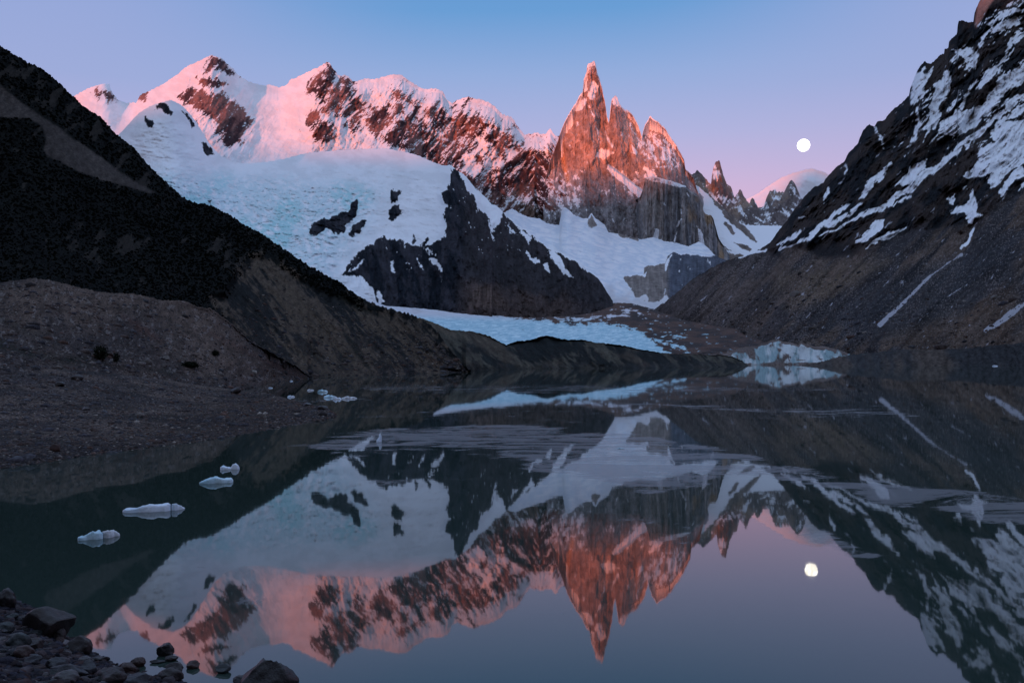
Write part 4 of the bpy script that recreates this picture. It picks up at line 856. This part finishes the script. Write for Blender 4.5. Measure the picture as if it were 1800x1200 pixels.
def floe(x0, y0, x1, y1, prof, mat, label, group=None, depth=.45, seed=0, under=.25, lump=.06, name='ice_floe'):
    """prof: list of (0..1 along, height in photo pixels above the waterline)"""
    a, b = on_plane(x0, y0), on_plane(x1, y1); L = float(np.linalg.norm(b-a)); ctr = (a+b)/2
    dist = float(np.hypot(*ctr[:2])); ppm = dist/F
    nu, nv = 64, 28
    u = np.linspace(0, 1, nu)[:, None]; ph = np.linspace(0, 2*np.pi, nv, endpoint=False)[None]
    hp = .8*np.interp(u[:, 0], [p[0] for p in prof], [p[1] for p in prof])[:, None]*ppm
    taper = np.clip(np.minimum(u, 1-u)*9, 0, 1)**.5
    w = L*depth*.5*taper*(.8+.35*perlin(u*4+seed, u*0+seed*.7))
    cs, sn_ = np.cos(ph), np.sin(ph)
    sq = lambda q, e: np.sign(q)*np.abs(q)**e
    Y = w*sq(cs, .6); Z = np.where(sn_ > 0, hp*sq(sn_, .3), under*L*.3*taper*sn_)
    X = (u-.5)*L + 0*ph
    nzv = fbm(X/(L*.22)+seed*3.1, (Y+Z)/(L*.2), 4, .5, seed+300)
    Z = Z*(1+lump*2.2*nzv*(sn_ > 0)); Y = Y*(1+lump*1.5*nzv)
    V = np.stack([X, Y, Z], -1).reshape(-1, 3)
    T = []
    for i in range(nu-1):
        for j in range(nv):
            k = (j+1) % nv; A, B, C_, D_ = i*nv+j, i*nv+k, (i+1)*nv+k, (i+1)*nv+j
            T += [(A, B, C_), (A, C_, D_)]
    V = np.vstack([V, [[-L/2, 0, 0], [L/2, 0, 0]]]); n0 = nu*nv
    for j in range(nv): k = (j+1) % nv; T += [(n0, k, j), (n0+1, (nu-1)*nv+j, (nu-1)*nv+k)]
    me = tri_mesh(name, V, T, mat=mat)
    o = bpy.data.objects.new(name, me); COL.objects.link(o); o.location = ctr
    o.rotation_euler = (0, 0, math.atan2(b[1]-a[1], b[0]-a[0]))
    return tag(o, label, 'ice floe', group)
floe(350,849.5,410,846.5, [(0,2),(.15,7),(.3,10),(.45,13),(.6,10),(.7,8),(.85,8),(.93,9),(1,4)], MI_B, 'pale blue ice floe with a low peak and a thin arm to its right', None, .4, 1)
floe(387,825,421,824, [(0,5),(.15,8),(.35,5),(.55,4),(.65,10),(.8,11),(.92,9),(1,3)], MI_W, 'white ice chunk with two raised ends behind the pale blue floe', None, .45, 2)
floe(215.5,900,300,896.5, [(0,3),(.06,7),(.3,8),(.42,12),(.55,13),(.8,14),(.95,15),(1,12)], MI_W, 'long flat white ice floe, largest on the water', None, .3, 3, lump=.06)
floe(302.5,896.5,324,893, [(0,12),(.2,13),(.5,9),(.8,4),(1,1)], MI_W, 'pointed white ice piece cracked off the right end of the long flat floe', None, .6, 4, lump=.05)
floe(137,948,181,946, [(0,5),(.15,7),(.22,6),(.4,11),(.6,14),(.85,15),(.95,12),(1,7)], MI_B, 'bluish rounded ice floe nearest the bottom left shore', None, .5, 5)
floe(180,945,210,940, [(0,11),(.3,13),(.55,11),(.65,12),(.85,6),(1,3)], MI_D, 'greyish white ice floe touching the right of the bluish rounded one', None, .6, 6)
far = [(472,682,479,682,3,MI_W,'tiny white ice fragment in the cove beside the gravel spit'), (509.5,670,514.5,670,3,MI_W,'tiny ice fragment farthest back in the cove, below the rusty moraine'),
 (505,698,518,697.5,5,MI_W,'small flat white ice piece off the gravel spit, leftmost of the row'), (541,686.5,551,686,4,MI_D,'small dirty ice pair left of the pointed blue chunk in the cove'),
 (559,689,576,689,8,MI_B,'pointed blue ice chunk in the cove, behind the cluster'), (571,699,588,698,8,MI_B,'rounded blue-white ice chunk left in the cove cluster'),
 (585,702,600,702,8,MI_W,'white peaked ice chunk nearest the viewer in the cove cluster'), (601,701,627,700,7,MI_D,'dirty white ice lump at the right end of the cove cluster'),
 (1744,643.5,1754,643.5,3,MI_W,'tiny white ice fragment at the far right shoreline'), (1085,788,1098,788,3,MI_B,'small cyan ice sliver in the skim ice at the centre of the lake')]
for k, (a, b, c_, d_, h, mt, lb) in enumerate(far):
    h *= .72; floe(a, b, c_, d_, [(0,h*.3),(.25,h*.9),(.4,h),(.55,h*.6),(.75,h*.75),(1,h*.2)], mt, lb, None, .45, 10+k, name='ice_chunk')
floe(663,777,670,776, [(0,3),(.4,7),(.7,13),(.9,12),(1,5)], MI_W, 'upright white ice shard alone on the lake left of centre', None, .4, 30, lump=.2, name='ice_shard')

# ---- stones
def stone_mat(name, c1, c2, rough=.55):
    m = bpy.data.materials.new(name); m.use_nodes = True; t = m.node_tree; b = t.nodes['Principled BSDF']
    tcn = N(t, 'ShaderNodeTexCoord'); n = N(t, 'ShaderNodeTexNoise'); n.inputs['Scale'].default_value = 2.4; n.inputs['Detail'].default_value = 7; n.inputs['Roughness'].default_value = .7
    t.links.new(tcn.outputs['Object'], n.inputs['Vector']); r = ramp(t, n.outputs[0], [(.3, tuple(.32*q for q in c1)), (.65, tuple(.36*q for q in c2))]); t.links.new(r.outputs[0], b.inputs['Base Color'])
    b.inputs['Roughness'].default_value = rough; b.inputs['Specular IOR Level'].default_value = .4
    bp = N(t, 'ShaderNodeBump'); bp.inputs['Distance'].default_value = .09; bp.inputs['Strength'].default_value = .9
    t.links.new(n.outputs[0], bp.inputs['Height']); t.links.new(bp.outputs[0], b.inputs['Normal']); return m
MS_ = {'brown': stone_mat('brown_stone', (.020,.014,.014), (.055,.038,.036)), 'green': stone_mat('green_grey_stone', (.020,.034,.038), (.050,.072,.075)),
       'red': stone_mat('red_stone', (.045,.018,.016), (.095,.045,.036)), 'slate': stone_mat('slate_stone', (.022,.025,.034), (.055,.062,.078)),
       'pale': stone_mat('pale_stone', (.10,.10,.11), (.19,.185,.19)), 'dark': stone_mat('dark_wet_stone', (.008,.008,.010), (.030,.026,.028), .35)}
def rock_mesh(seed, cuts=0, lump=.12, sub=I4):
    r = np.random.RandomState(seed); V, T = sub[0].copy(), sub[1]
    for k in range(cuts):
        n = r.normal(size=3); n /= np.linalg.norm(n); h = r.uniform(.45, .85)
        d = np.maximum(V@n-h, 0); V = V-d[:, None]*n
    o1 = r.rand()*50
    f = fbm(V[:, 0]*1.3+o1, V[:, 1]*1.3+V[:, 2]*.9, 4, .5, seed % 97); f2 = fbm(V[:, 2]*3+o1, V[:, 0]*3-V[:, 1]*2, 4, .55, seed % 89)
    return V*(1+lump*f+lump*.35*f2)[:, None], T
PROTO = {}
def proto(kind, i):
    key = (kind, i % 5)
    if key not in PROTO:
        V, T = rock_mesh(50+hash_(kind)+i % 5, 7 if i % 2 else 0, .10, I3)
        PROTO[key] = tri_mesh('stone', V, T, mat=MS_[kind], smooth=(i % 2 == 0))
    return PROTO[key]
def hash_(s): return sum(ord(c)*(k+1) for k, c in enumerate(s)) % 1000
def bank_pt(px, py):
    bx, by, te = ray(px, py); z = 0.0
    for _ in range(8):
        d = (z-CAMZ)/te; z = float(max(bank_z(bx*d, by*d), -.02))
    return np.array([bx*d, by*d, z]), float(d)
def stone(px, py, wpx, hpx, kind, label, cuts=0, seed=1, deep=.8, rz=0, lump=.12, group=None, name='boulder', onwater=False, taper=0, shear=0):
    """px,py: middle of where it meets the ground; width and visible height in photo pixels"""
    if onwater: p = on_plane(px, py); d = float(np.hypot(p[0], p[1]))
    else: p, d = bank_pt(px, py)
    w = wpx*d/F; h = hpx*d/F
    V, T = rock_mesh(seed, cuts, lump); V = V/np.abs(V).max(0)
    tz = np.clip((V[:, 2]+.2)/1.2, 0, 1); V[:, :2] *= (1-taper*tz)[:, None]; V[:, 0] += shear*tz
    c, s_ = math.cos(rz), math.sin(rz)
    V = V*np.array([w/2, w/2*deep, h*.62]); V[:, 2] += h*.38
    me = tri_mesh(name, V, T, mat=MS_[kind], smooth=(cuts == 0))
    o = bpy.data.objects.new(name, me); COL.objects.link(o); o.location = p; o.rotation_euler = (0, 0, rz)
    return tag(o, label, 'rock', group)
stone(12,1068,32,30,'dark','round dark boulder cut by the left edge, half in the water',0,401)
stone(88,1116,84,46,'brown','largest brown faceted boulder in the near left corner',9,402,.8,.25,.08)
stone(105,1124,20,18,'brown','small round brown stone against the big faceted boulder',0,403)
stone(9,1111,28,16,'green','flat green-grey stone at the left edge above the pebble pile',0,404)
stone(31,1138,38,24,'green','oval green-grey stone on the pebbles below the big faceted boulder',0,405)
stone(43,1156,32,20,'red','rusty red rounded stone among the pebbles at lower left',0,406)
stone(140,1148,40,28,'brown','dark reddish-brown stone right of the big faceted boulder, at the waterline',4,407)
stone(58,1142,44,18,'brown','low dark brown stone beneath the big faceted boulder',5,408)
stone(149,1165,22,12,'pale','small grey-pink stone in the middle of the pile',0,409)
stone(174,1163,34,13,'dark','long flat dark stone at the waterline of the pile',5,410)
stone(152,1183,34,20,'slate','slate-blue angular stone in the front of the pile',6,411)
stone(222,1184,36,18,'red','red-brown stone in the shallow end of the pile',4,412)
stone(243,1169,25,14,'red','dark red stone lying in shallow water beyond the pile',3,413,onwater=True)
stone(291,1152,29,22,'dark','dark faceted stone standing in the water, farthest from the shore',7,414,onwater=True)
stone(278,1164,27,6,'slate','thin flat slab lying in the water left of the dark faceted stone',5,415,.4,.2,onwater=True)
stone(301,1160,22,8,'brown','small brown stone just under the dark faceted stone in the water',4,416,onwater=True)
stone(305,1181,32,20,'pale','grey angular block resting on the brown boulder',8,417,onwater=True)
stone(298,1199,46,24,'brown','brown boulder under the grey angular block',3,418,onwater=True)
stone(339,1173,21,13,'red','single dark red oval stone in the water',3,419,onwater=True)
stone(391,1180,29,14,'green','single dark green stone in the water right of the red oval one',4,420,onwater=True)
stone(470,1213,112,66,'dark','big dark craggy rock rising at the bottom edge',8,427,.8,0,.14,onwater=True,taper=.72,shear=.22)
stone(427,1200,36,14,'dark','low dark stone at the left foot of the big craggy rock',4,422,onwater=True)
stone(122,1186,62,18,'slate','long slate slab lying across the pile near the bottom edge',5,423,.5)
stone(118,1200,40,20,'pale','pale blue-grey rounded stone at the bottom edge',0,424)
stone(80,1190,11,9,'pale','small yellowish-white pebble near the bottom edge',0,425)
stone(100,1176,36,18,'slate','dark slate stone in the centre of the pile',5,426)
stone(60,1170,28,16,'slate','bluish angular stone left of the slate slab',6,428)
stone(190,1200,60,26,'brown','wide brown stone at the bottom edge right of the slate slab',4,429)
stone(240,1203,50,18,'slate','grey-blue low stone at the bottom edge left of the brown boulder',4,430)
rs = random.Random(5); cnt = 0
kinds = ['brown','green','slate','dark','red','slate','brown','green','pale']
while cnt < 230:
    px = rs.uniform(-15, 330); py = rs.uniform(1085, 1225)
    ys = np.interp(px, [a for a, b in shore_px], [b for a, b in shore_px])
    if py < ys + rs.uniform(0, 14) or (px < 90 and py > 1165 and rs.random() < .7): continue
    p, d = bank_pt(px, py)
    w = rs.choice([6, 8, 9, 11, 13, 15, 18, 22])*d/F*rs.uniform(.8, 1.2)
    kd = rs.choice(kinds)
    o = bpy.data.objects.new('stone', proto(kd, rs.randrange(5))); COL.objects.link(o)
    o.location = (p[0], p[1], p[2]+.08*w); o.scale = (w/2, w/2*rs.uniform(.6, .9), w/2*rs.uniform(.4, .7)); o.rotation_euler = (rs.uniform(-.2, .2), rs.uniform(-.2, .2), rs.uniform(0, 6.28))
    tag(o, 'small %s stone in the pile along the near left waterline' % {'brown':'brown','green':'green-grey','slate':'slate-blue','dark':'dark wet','red':'reddish','pale':'pale'}[kd], 'stone', 'small %s stones of the near left pile' % {'brown':'brown','green':'green-grey','slate':'slate-blue','dark':'dark wet','red':'reddish','pale':'pale'}[kd])
    cnt += 1

# ---- pebbles and rubble nobody could count
def scatter(name, Pts, size, cols, mat, seed, flat_=.65, sub=I1):
    r = np.random.RandomState(seed); V0, T0 = sub; n = len(Pts); nv = len(V0)
    j = 1+.35*(r.rand(n, nv, 1)-.5)*1.2
    sc = size[:, None, None]*np.stack([r.uniform(.7, 1.3, n), r.uniform(.7, 1.2, n), r.uniform(.5, .9, n)*flat_*1.3], -1)[:, None, :]
    a = r.rand(n)*6.28; ca_, sa_ = np.cos(a)[:, None], np.sin(a)[:, None]
    V = V0[None]*j*sc; X = V[..., 0]*ca_-V[..., 1]*sa_; Y = V[..., 0]*sa_+V[..., 1]*ca_
    V = np.stack([X, Y, V[..., 2]], -1)+Pts[:, None, :]
    T = (T0[None]+(np.arange(n)*nv)[:, None, None]).reshape(-1, 3)
    C = np.repeat(cols, nv, 0)
    me = tri_mesh(name, V.reshape(-1, 3), T, C, mat); o = bpy.data.objects.new(name, me); COL.objects.link(o); o['kind'] = 'stuff'; return o
def pick(layer_, n, seed, ymin=0, ymax=1, wfun=None):
    o, PX, PY, P = layer_; r = np.random.RandomState(seed)
    ny, nx = PX.shape; i = r.randint(0, nx-1, n*3); j = (r.uniform(ymin, ymax, n*3)*(ny-2)).astype(int)
    keep = np.ones(len(i), bool) if wfun is None else r.rand(len(i)) < wfun(PX[j, i], PY[j, i], P[j, i])
    i, j = i[keep][:n], j[keep][:n]
    u, v = r.rand(len(i))[:, None], r.rand(len(i))[:, None]
    return P[j, i]*(1-u)*(1-v)+P[j, i+1]*u*(1-v)+P[j+1, i]*(1-u)*v+P[j+1, i+1]*u*v, PX[j, i], PY[j, i]
def pebcol(n, seed, b=1.0):
    r = np.random.RandomState(seed); pal = np.array([(.055,.045,.042),(.036,.036,.042),(.075,.068,.064),(.060,.040,.034),(.045,.047,.053),(.028,.026,.027),(.17,.16,.145)])
    c = pal[r.choice(len(pal), n, p=[.26,.2,.14,.12,.14,.11,.03])]; return c*r.uniform(.7, 1.3, (n, 1))*b
Pp, px_, py_ = pick(SPIT, 15000, 3, .01, .98); r = np.random.RandomState(1)
d_ = np.hypot(Pp[:, 0], Pp[:, 1]); sz = (r.pareto(3, len(Pp))*.05+.05)*(d_/60)**.6; sz = np.minimum(sz, .42)
o = scatter('beach_pebbles', Pp, sz, pebcol(len(Pp), 2, 1.4), M_GRAVEL, 3); o['label'] = 'grey and rusty pebbles covering the gravel beach'
Pp, px_, py_ = pick(MOR, 9000, 4, .02, .98); sz = np.minimum(r.pareto(3, len(Pp))*.12+.10, .9)
o = scatter('moraine_rubble', Pp, sz, pebcol(len(Pp), 5, 1.35), M_GRAVEL, 6); o['label'] = 'small rubble on the left moraine slope'
Pp, px_, py_ = pick(RMT, 5000, 7, .02, .62, lambda a, b, p: (b > 480+.0*a)*(a > 1150)*np.clip((b-430)/200, 0, 1)); sz = np.minimum((r.pareto(2.6, len(Pp))*.5+.5)*np.hypot(Pp[:, 0], Pp[:, 1])/900, 5.5)
o = scatter('slope_rubble', Pp, sz, pebcol(len(Pp), 8, 1.25), M_NEAR, 9); o['label'] = 'scattered rubble on the right moraine slope'
Pp, px_, py_ = pick(LMT, 6000, 31, .0, .75, lambda a, b, p: (sdf(a, b, BARE) > 1)*np.clip((b-500)/120, .1, 1)); r9 = np.random.RandomState(32)
sz = np.minimum((r9.pareto(2.6, len(Pp))*.16+.14)*np.hypot(Pp[:, 0], Pp[:, 1])/330, 1.6)
o = scatter('hillside_rubble', Pp, sz, pebcol(len(Pp), 33, 1.25), M_NEAR, 34); o['label'] = 'loose rubble on the bare lower flank of the left mountainside'
n = 9000; bx_ = np.random.RandomState(12); gxp = bx_.uniform(-30, 360, n); gyp = bx_.uniform(1060, 1300, n)
ys = np.interp(gxp, [a for a, b in shore_px], [b for a, b in shore_px]); k_ = gyp > ys-4; gxp, gyp = gxp[k_], gyp[k_]
b1, b2, te = ray(gxp, gyp); z = np.zeros(len(gxp))
for _ in range(6): d_ = (z-CAMZ)/te; z = np.maximum(bank_z(b1*d_, b2*d_), -.02)
Pp = np.stack([b1*d_, b2*d_, z], -1); sz = np.minimum(bx_.pareto(3, len(Pp))*.03+.022, .10)
c = pebcol(len(Pp), 13, .75); c[:, 2] *= 1.15
o = scatter('shore_pebbles', Pp, sz, c, M_GRAVEL, 14, sub=I2); o['label'] = 'dark pebbles between the stones in the near left corner'

# ---- low beech forest on the left mountainside: one dark mass
fm = bpy.data.materials.new('dark_foliage'); fm.use_nodes = True; t = fm.node_tree; b = t.nodes['Principled BSDF']; b.inputs['Roughness'].default_value = 1; b.inputs['Specular IOR Level'].default_value = .0
a_ = N(t, 'ShaderNodeAttribute', attribute_name='Col'); t.links.new(a_.outputs['Color'], b.inputs['Base Color'])
def forest_w(a, b, p):
    s_ = sdf(a, b, SCREE); q = sdf(a, b, BARE)
    return (s_ < -1)*(a < 640)*np.clip(.35-q/14+.9*fbm(a/16, b/22, 4, .65, 78), 0, 1)*np.clip(1.1-1.3*pale_field(a, b), 0, 1)
Pp, px_, py_ = pick(LMT, 22000, 21, .22, .999, forest_w)
sz = (.25+.75*r.rand(len(Pp))**2.5)*np.hypot(Pp[:, 0], Pp[:, 1])/600
Pp[:, 2] += sz*.1; fc = np.array([.0030,.0037,.0030])*r.uniform(.8, 1.2, (len(Pp), 1))
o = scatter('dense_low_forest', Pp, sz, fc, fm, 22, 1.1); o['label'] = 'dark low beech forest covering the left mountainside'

# ---- boulders lying on the gravel and slopes
def boulder_on(layer_, px, py, wpx, hpx, kind, label, seed, cuts=6):
    o_, PX, PY, P = layer_; i = int(np.argmin(np.abs(PX[0]-px))); j = int(np.argmin(np.abs(PY[:, i]-py))); p = P[j, i]
    d = math.hypot(p[0], p[1]); w = wpx*d/F; h = hpx*d/F
    V, T = rock_mesh(seed, cuts, .1, I3); V = V/np.abs(V).max(0)*np.array([w/2, w*.4, h*.6]); V[:, 2] += h*.35
    me = tri_mesh('boulder', V, T, mat=MS_[kind]); o = bpy.data.objects.new('boulder', me); COL.objects.link(o); o.location = p
    return tag(o, label, 'rock')
MS_['bpale'] = stone_mat('pale_granite', (.2,.18,.17), (.38,.35,.32), .9); MS_['bred'] = stone_mat('rusty_rock', (.05,.022,.018), (.10,.045,.035), .9)
for a in [(SPIT,100,793,21,13,'bred','rusty red boulder on the gravel near the left waterline',501), (SPIT,208,773,9,8,'bpale','small pale boulder on the gravel right of the rusty one',502),
          (MOR,293,632,15,7,'bpale','pale flat boulder at the foot of the left moraine',503), (MOR,193,628,10,9,'bred','rusty boulder between two dark shrubs at the moraine foot',504),
          (SPIT,135,668,20,9,'brown','low brown boulder on the upper gravel beach',505), (SPIT,106,679,16,8,'dark','dark boulder on the upper gravel beach, left of the low brown one',506),
          (SPIT,465,734,9,7,'bpale','pale boulder near the tip of the gravel spit',507), (SPIT,415,672+20,18,14,'brown','brown boulder at the inner edge of the gravel spit',508),
          (SPIT,540,713,16,6,'dark','dark boulder on the back edge of the gravel spit',511), (SPIT,567,720,18,8,'dark','dark boulder at the back of the spit tip',512),
          (RMT,1399,522,21,11,'bpale','largest pale boulder on the right moraine slope',509), (RMT,1747,526,12,7,'bpale','pale boulder high on the right scree, near the right edge',510), (SPIT,152,721,14,7,'pale','grey boulder in the middle of the gravel beach',513)]:
    boulder_on(*a)

# ---- dark shrubs at the moraine foot
tm = bpy.data.materials.new('shrub_bark'); tm.use_nodes = True; tm.node_tree.nodes['Principled BSDF'].inputs['Base Color'].default_value = (.03,.025,.02,1)
def shrub(px, py, wpx, hpx, label, seed):
    o_, PX, PY, P = MOR; i = int(np.argmin(np.abs(PX[0]-px))); j = int(np.argmin(np.abs(PY[:, i]-py))); p = P[j, i]
    d = math.hypot(p[0], p[1]); w, h = wpx*d/F, hpx*d/F; r = np.random.RandomState(seed)
    root = bpy.data.objects.new('shrub', None); COL.objects.link(root); root.location = p; tag(root, label, 'shrub')
    n = 900; q = r.normal(size=(n, 3)); q /= np.linalg.norm(q, axis=1)[:, None]; q *= r.uniform(.25, 1, (n, 1))**.5
    q *= (1+.3*fbm(q[:, 0]*2+seed, q[:, 1]*2+q[:, 2], 3))[:, None]
    c = q*np.array([w/2, w/2, h/2])+[0, 0, h*.52]
    a = r.normal(size=(n, 3))*.085*w; b_ = r.normal(size=(n, 3))*.085*w
    V = np.stack([c, c+a, c+b_], 1).reshape(-1, 3); T = np.arange(3*n).reshape(-1, 3)
    me = tri_mesh('foliage', V, T, np.repeat(np.array([.012,.016,.011])*r.uniform(.5, 1.8, (n, 1)), 3, 0), fm)
    f = bpy.data.objects.new('foliage', me); COL.objects.link(f); f.parent = root
    V, T = [], []
    for k in range(5):
        e = np.array([r.uniform(-.3, .3)*w, r.uniform(-.3, .3)*w, h*.7]); b0 = len(V)
        for t2, rad in ((0, .03*w), (1, .008*w)):
            for m_ in range(5): V.append(e*t2+[rad*math.cos(m_*1.2566), rad*math.sin(m_*1.2566), 0])
        for m_ in range(5): k2 = (m_+1) % 5; T += [(b0+m_, b0+k2, b0+5+k2), (b0+m_, b0+5+k2, b0+5+m_)]
    st = bpy.data.objects.new('stems', tri_mesh('stems', np.array(V), T, mat=tm)); COL.objects.link(st); st.parent = root
shrub(177,633,20,22,'dark bushy shrub left of the rusty boulder at the moraine foot',1)
shrub(205,637,10,16,'small dark shrub right of the rusty boulder at the moraine foot',2)
shrub(378,626,11,10,'lone small dark shrub halfway up the right end of the moraine',3)
shrub(334,645,24,7,'low spreading shrub on the gravel below the moraine',4)
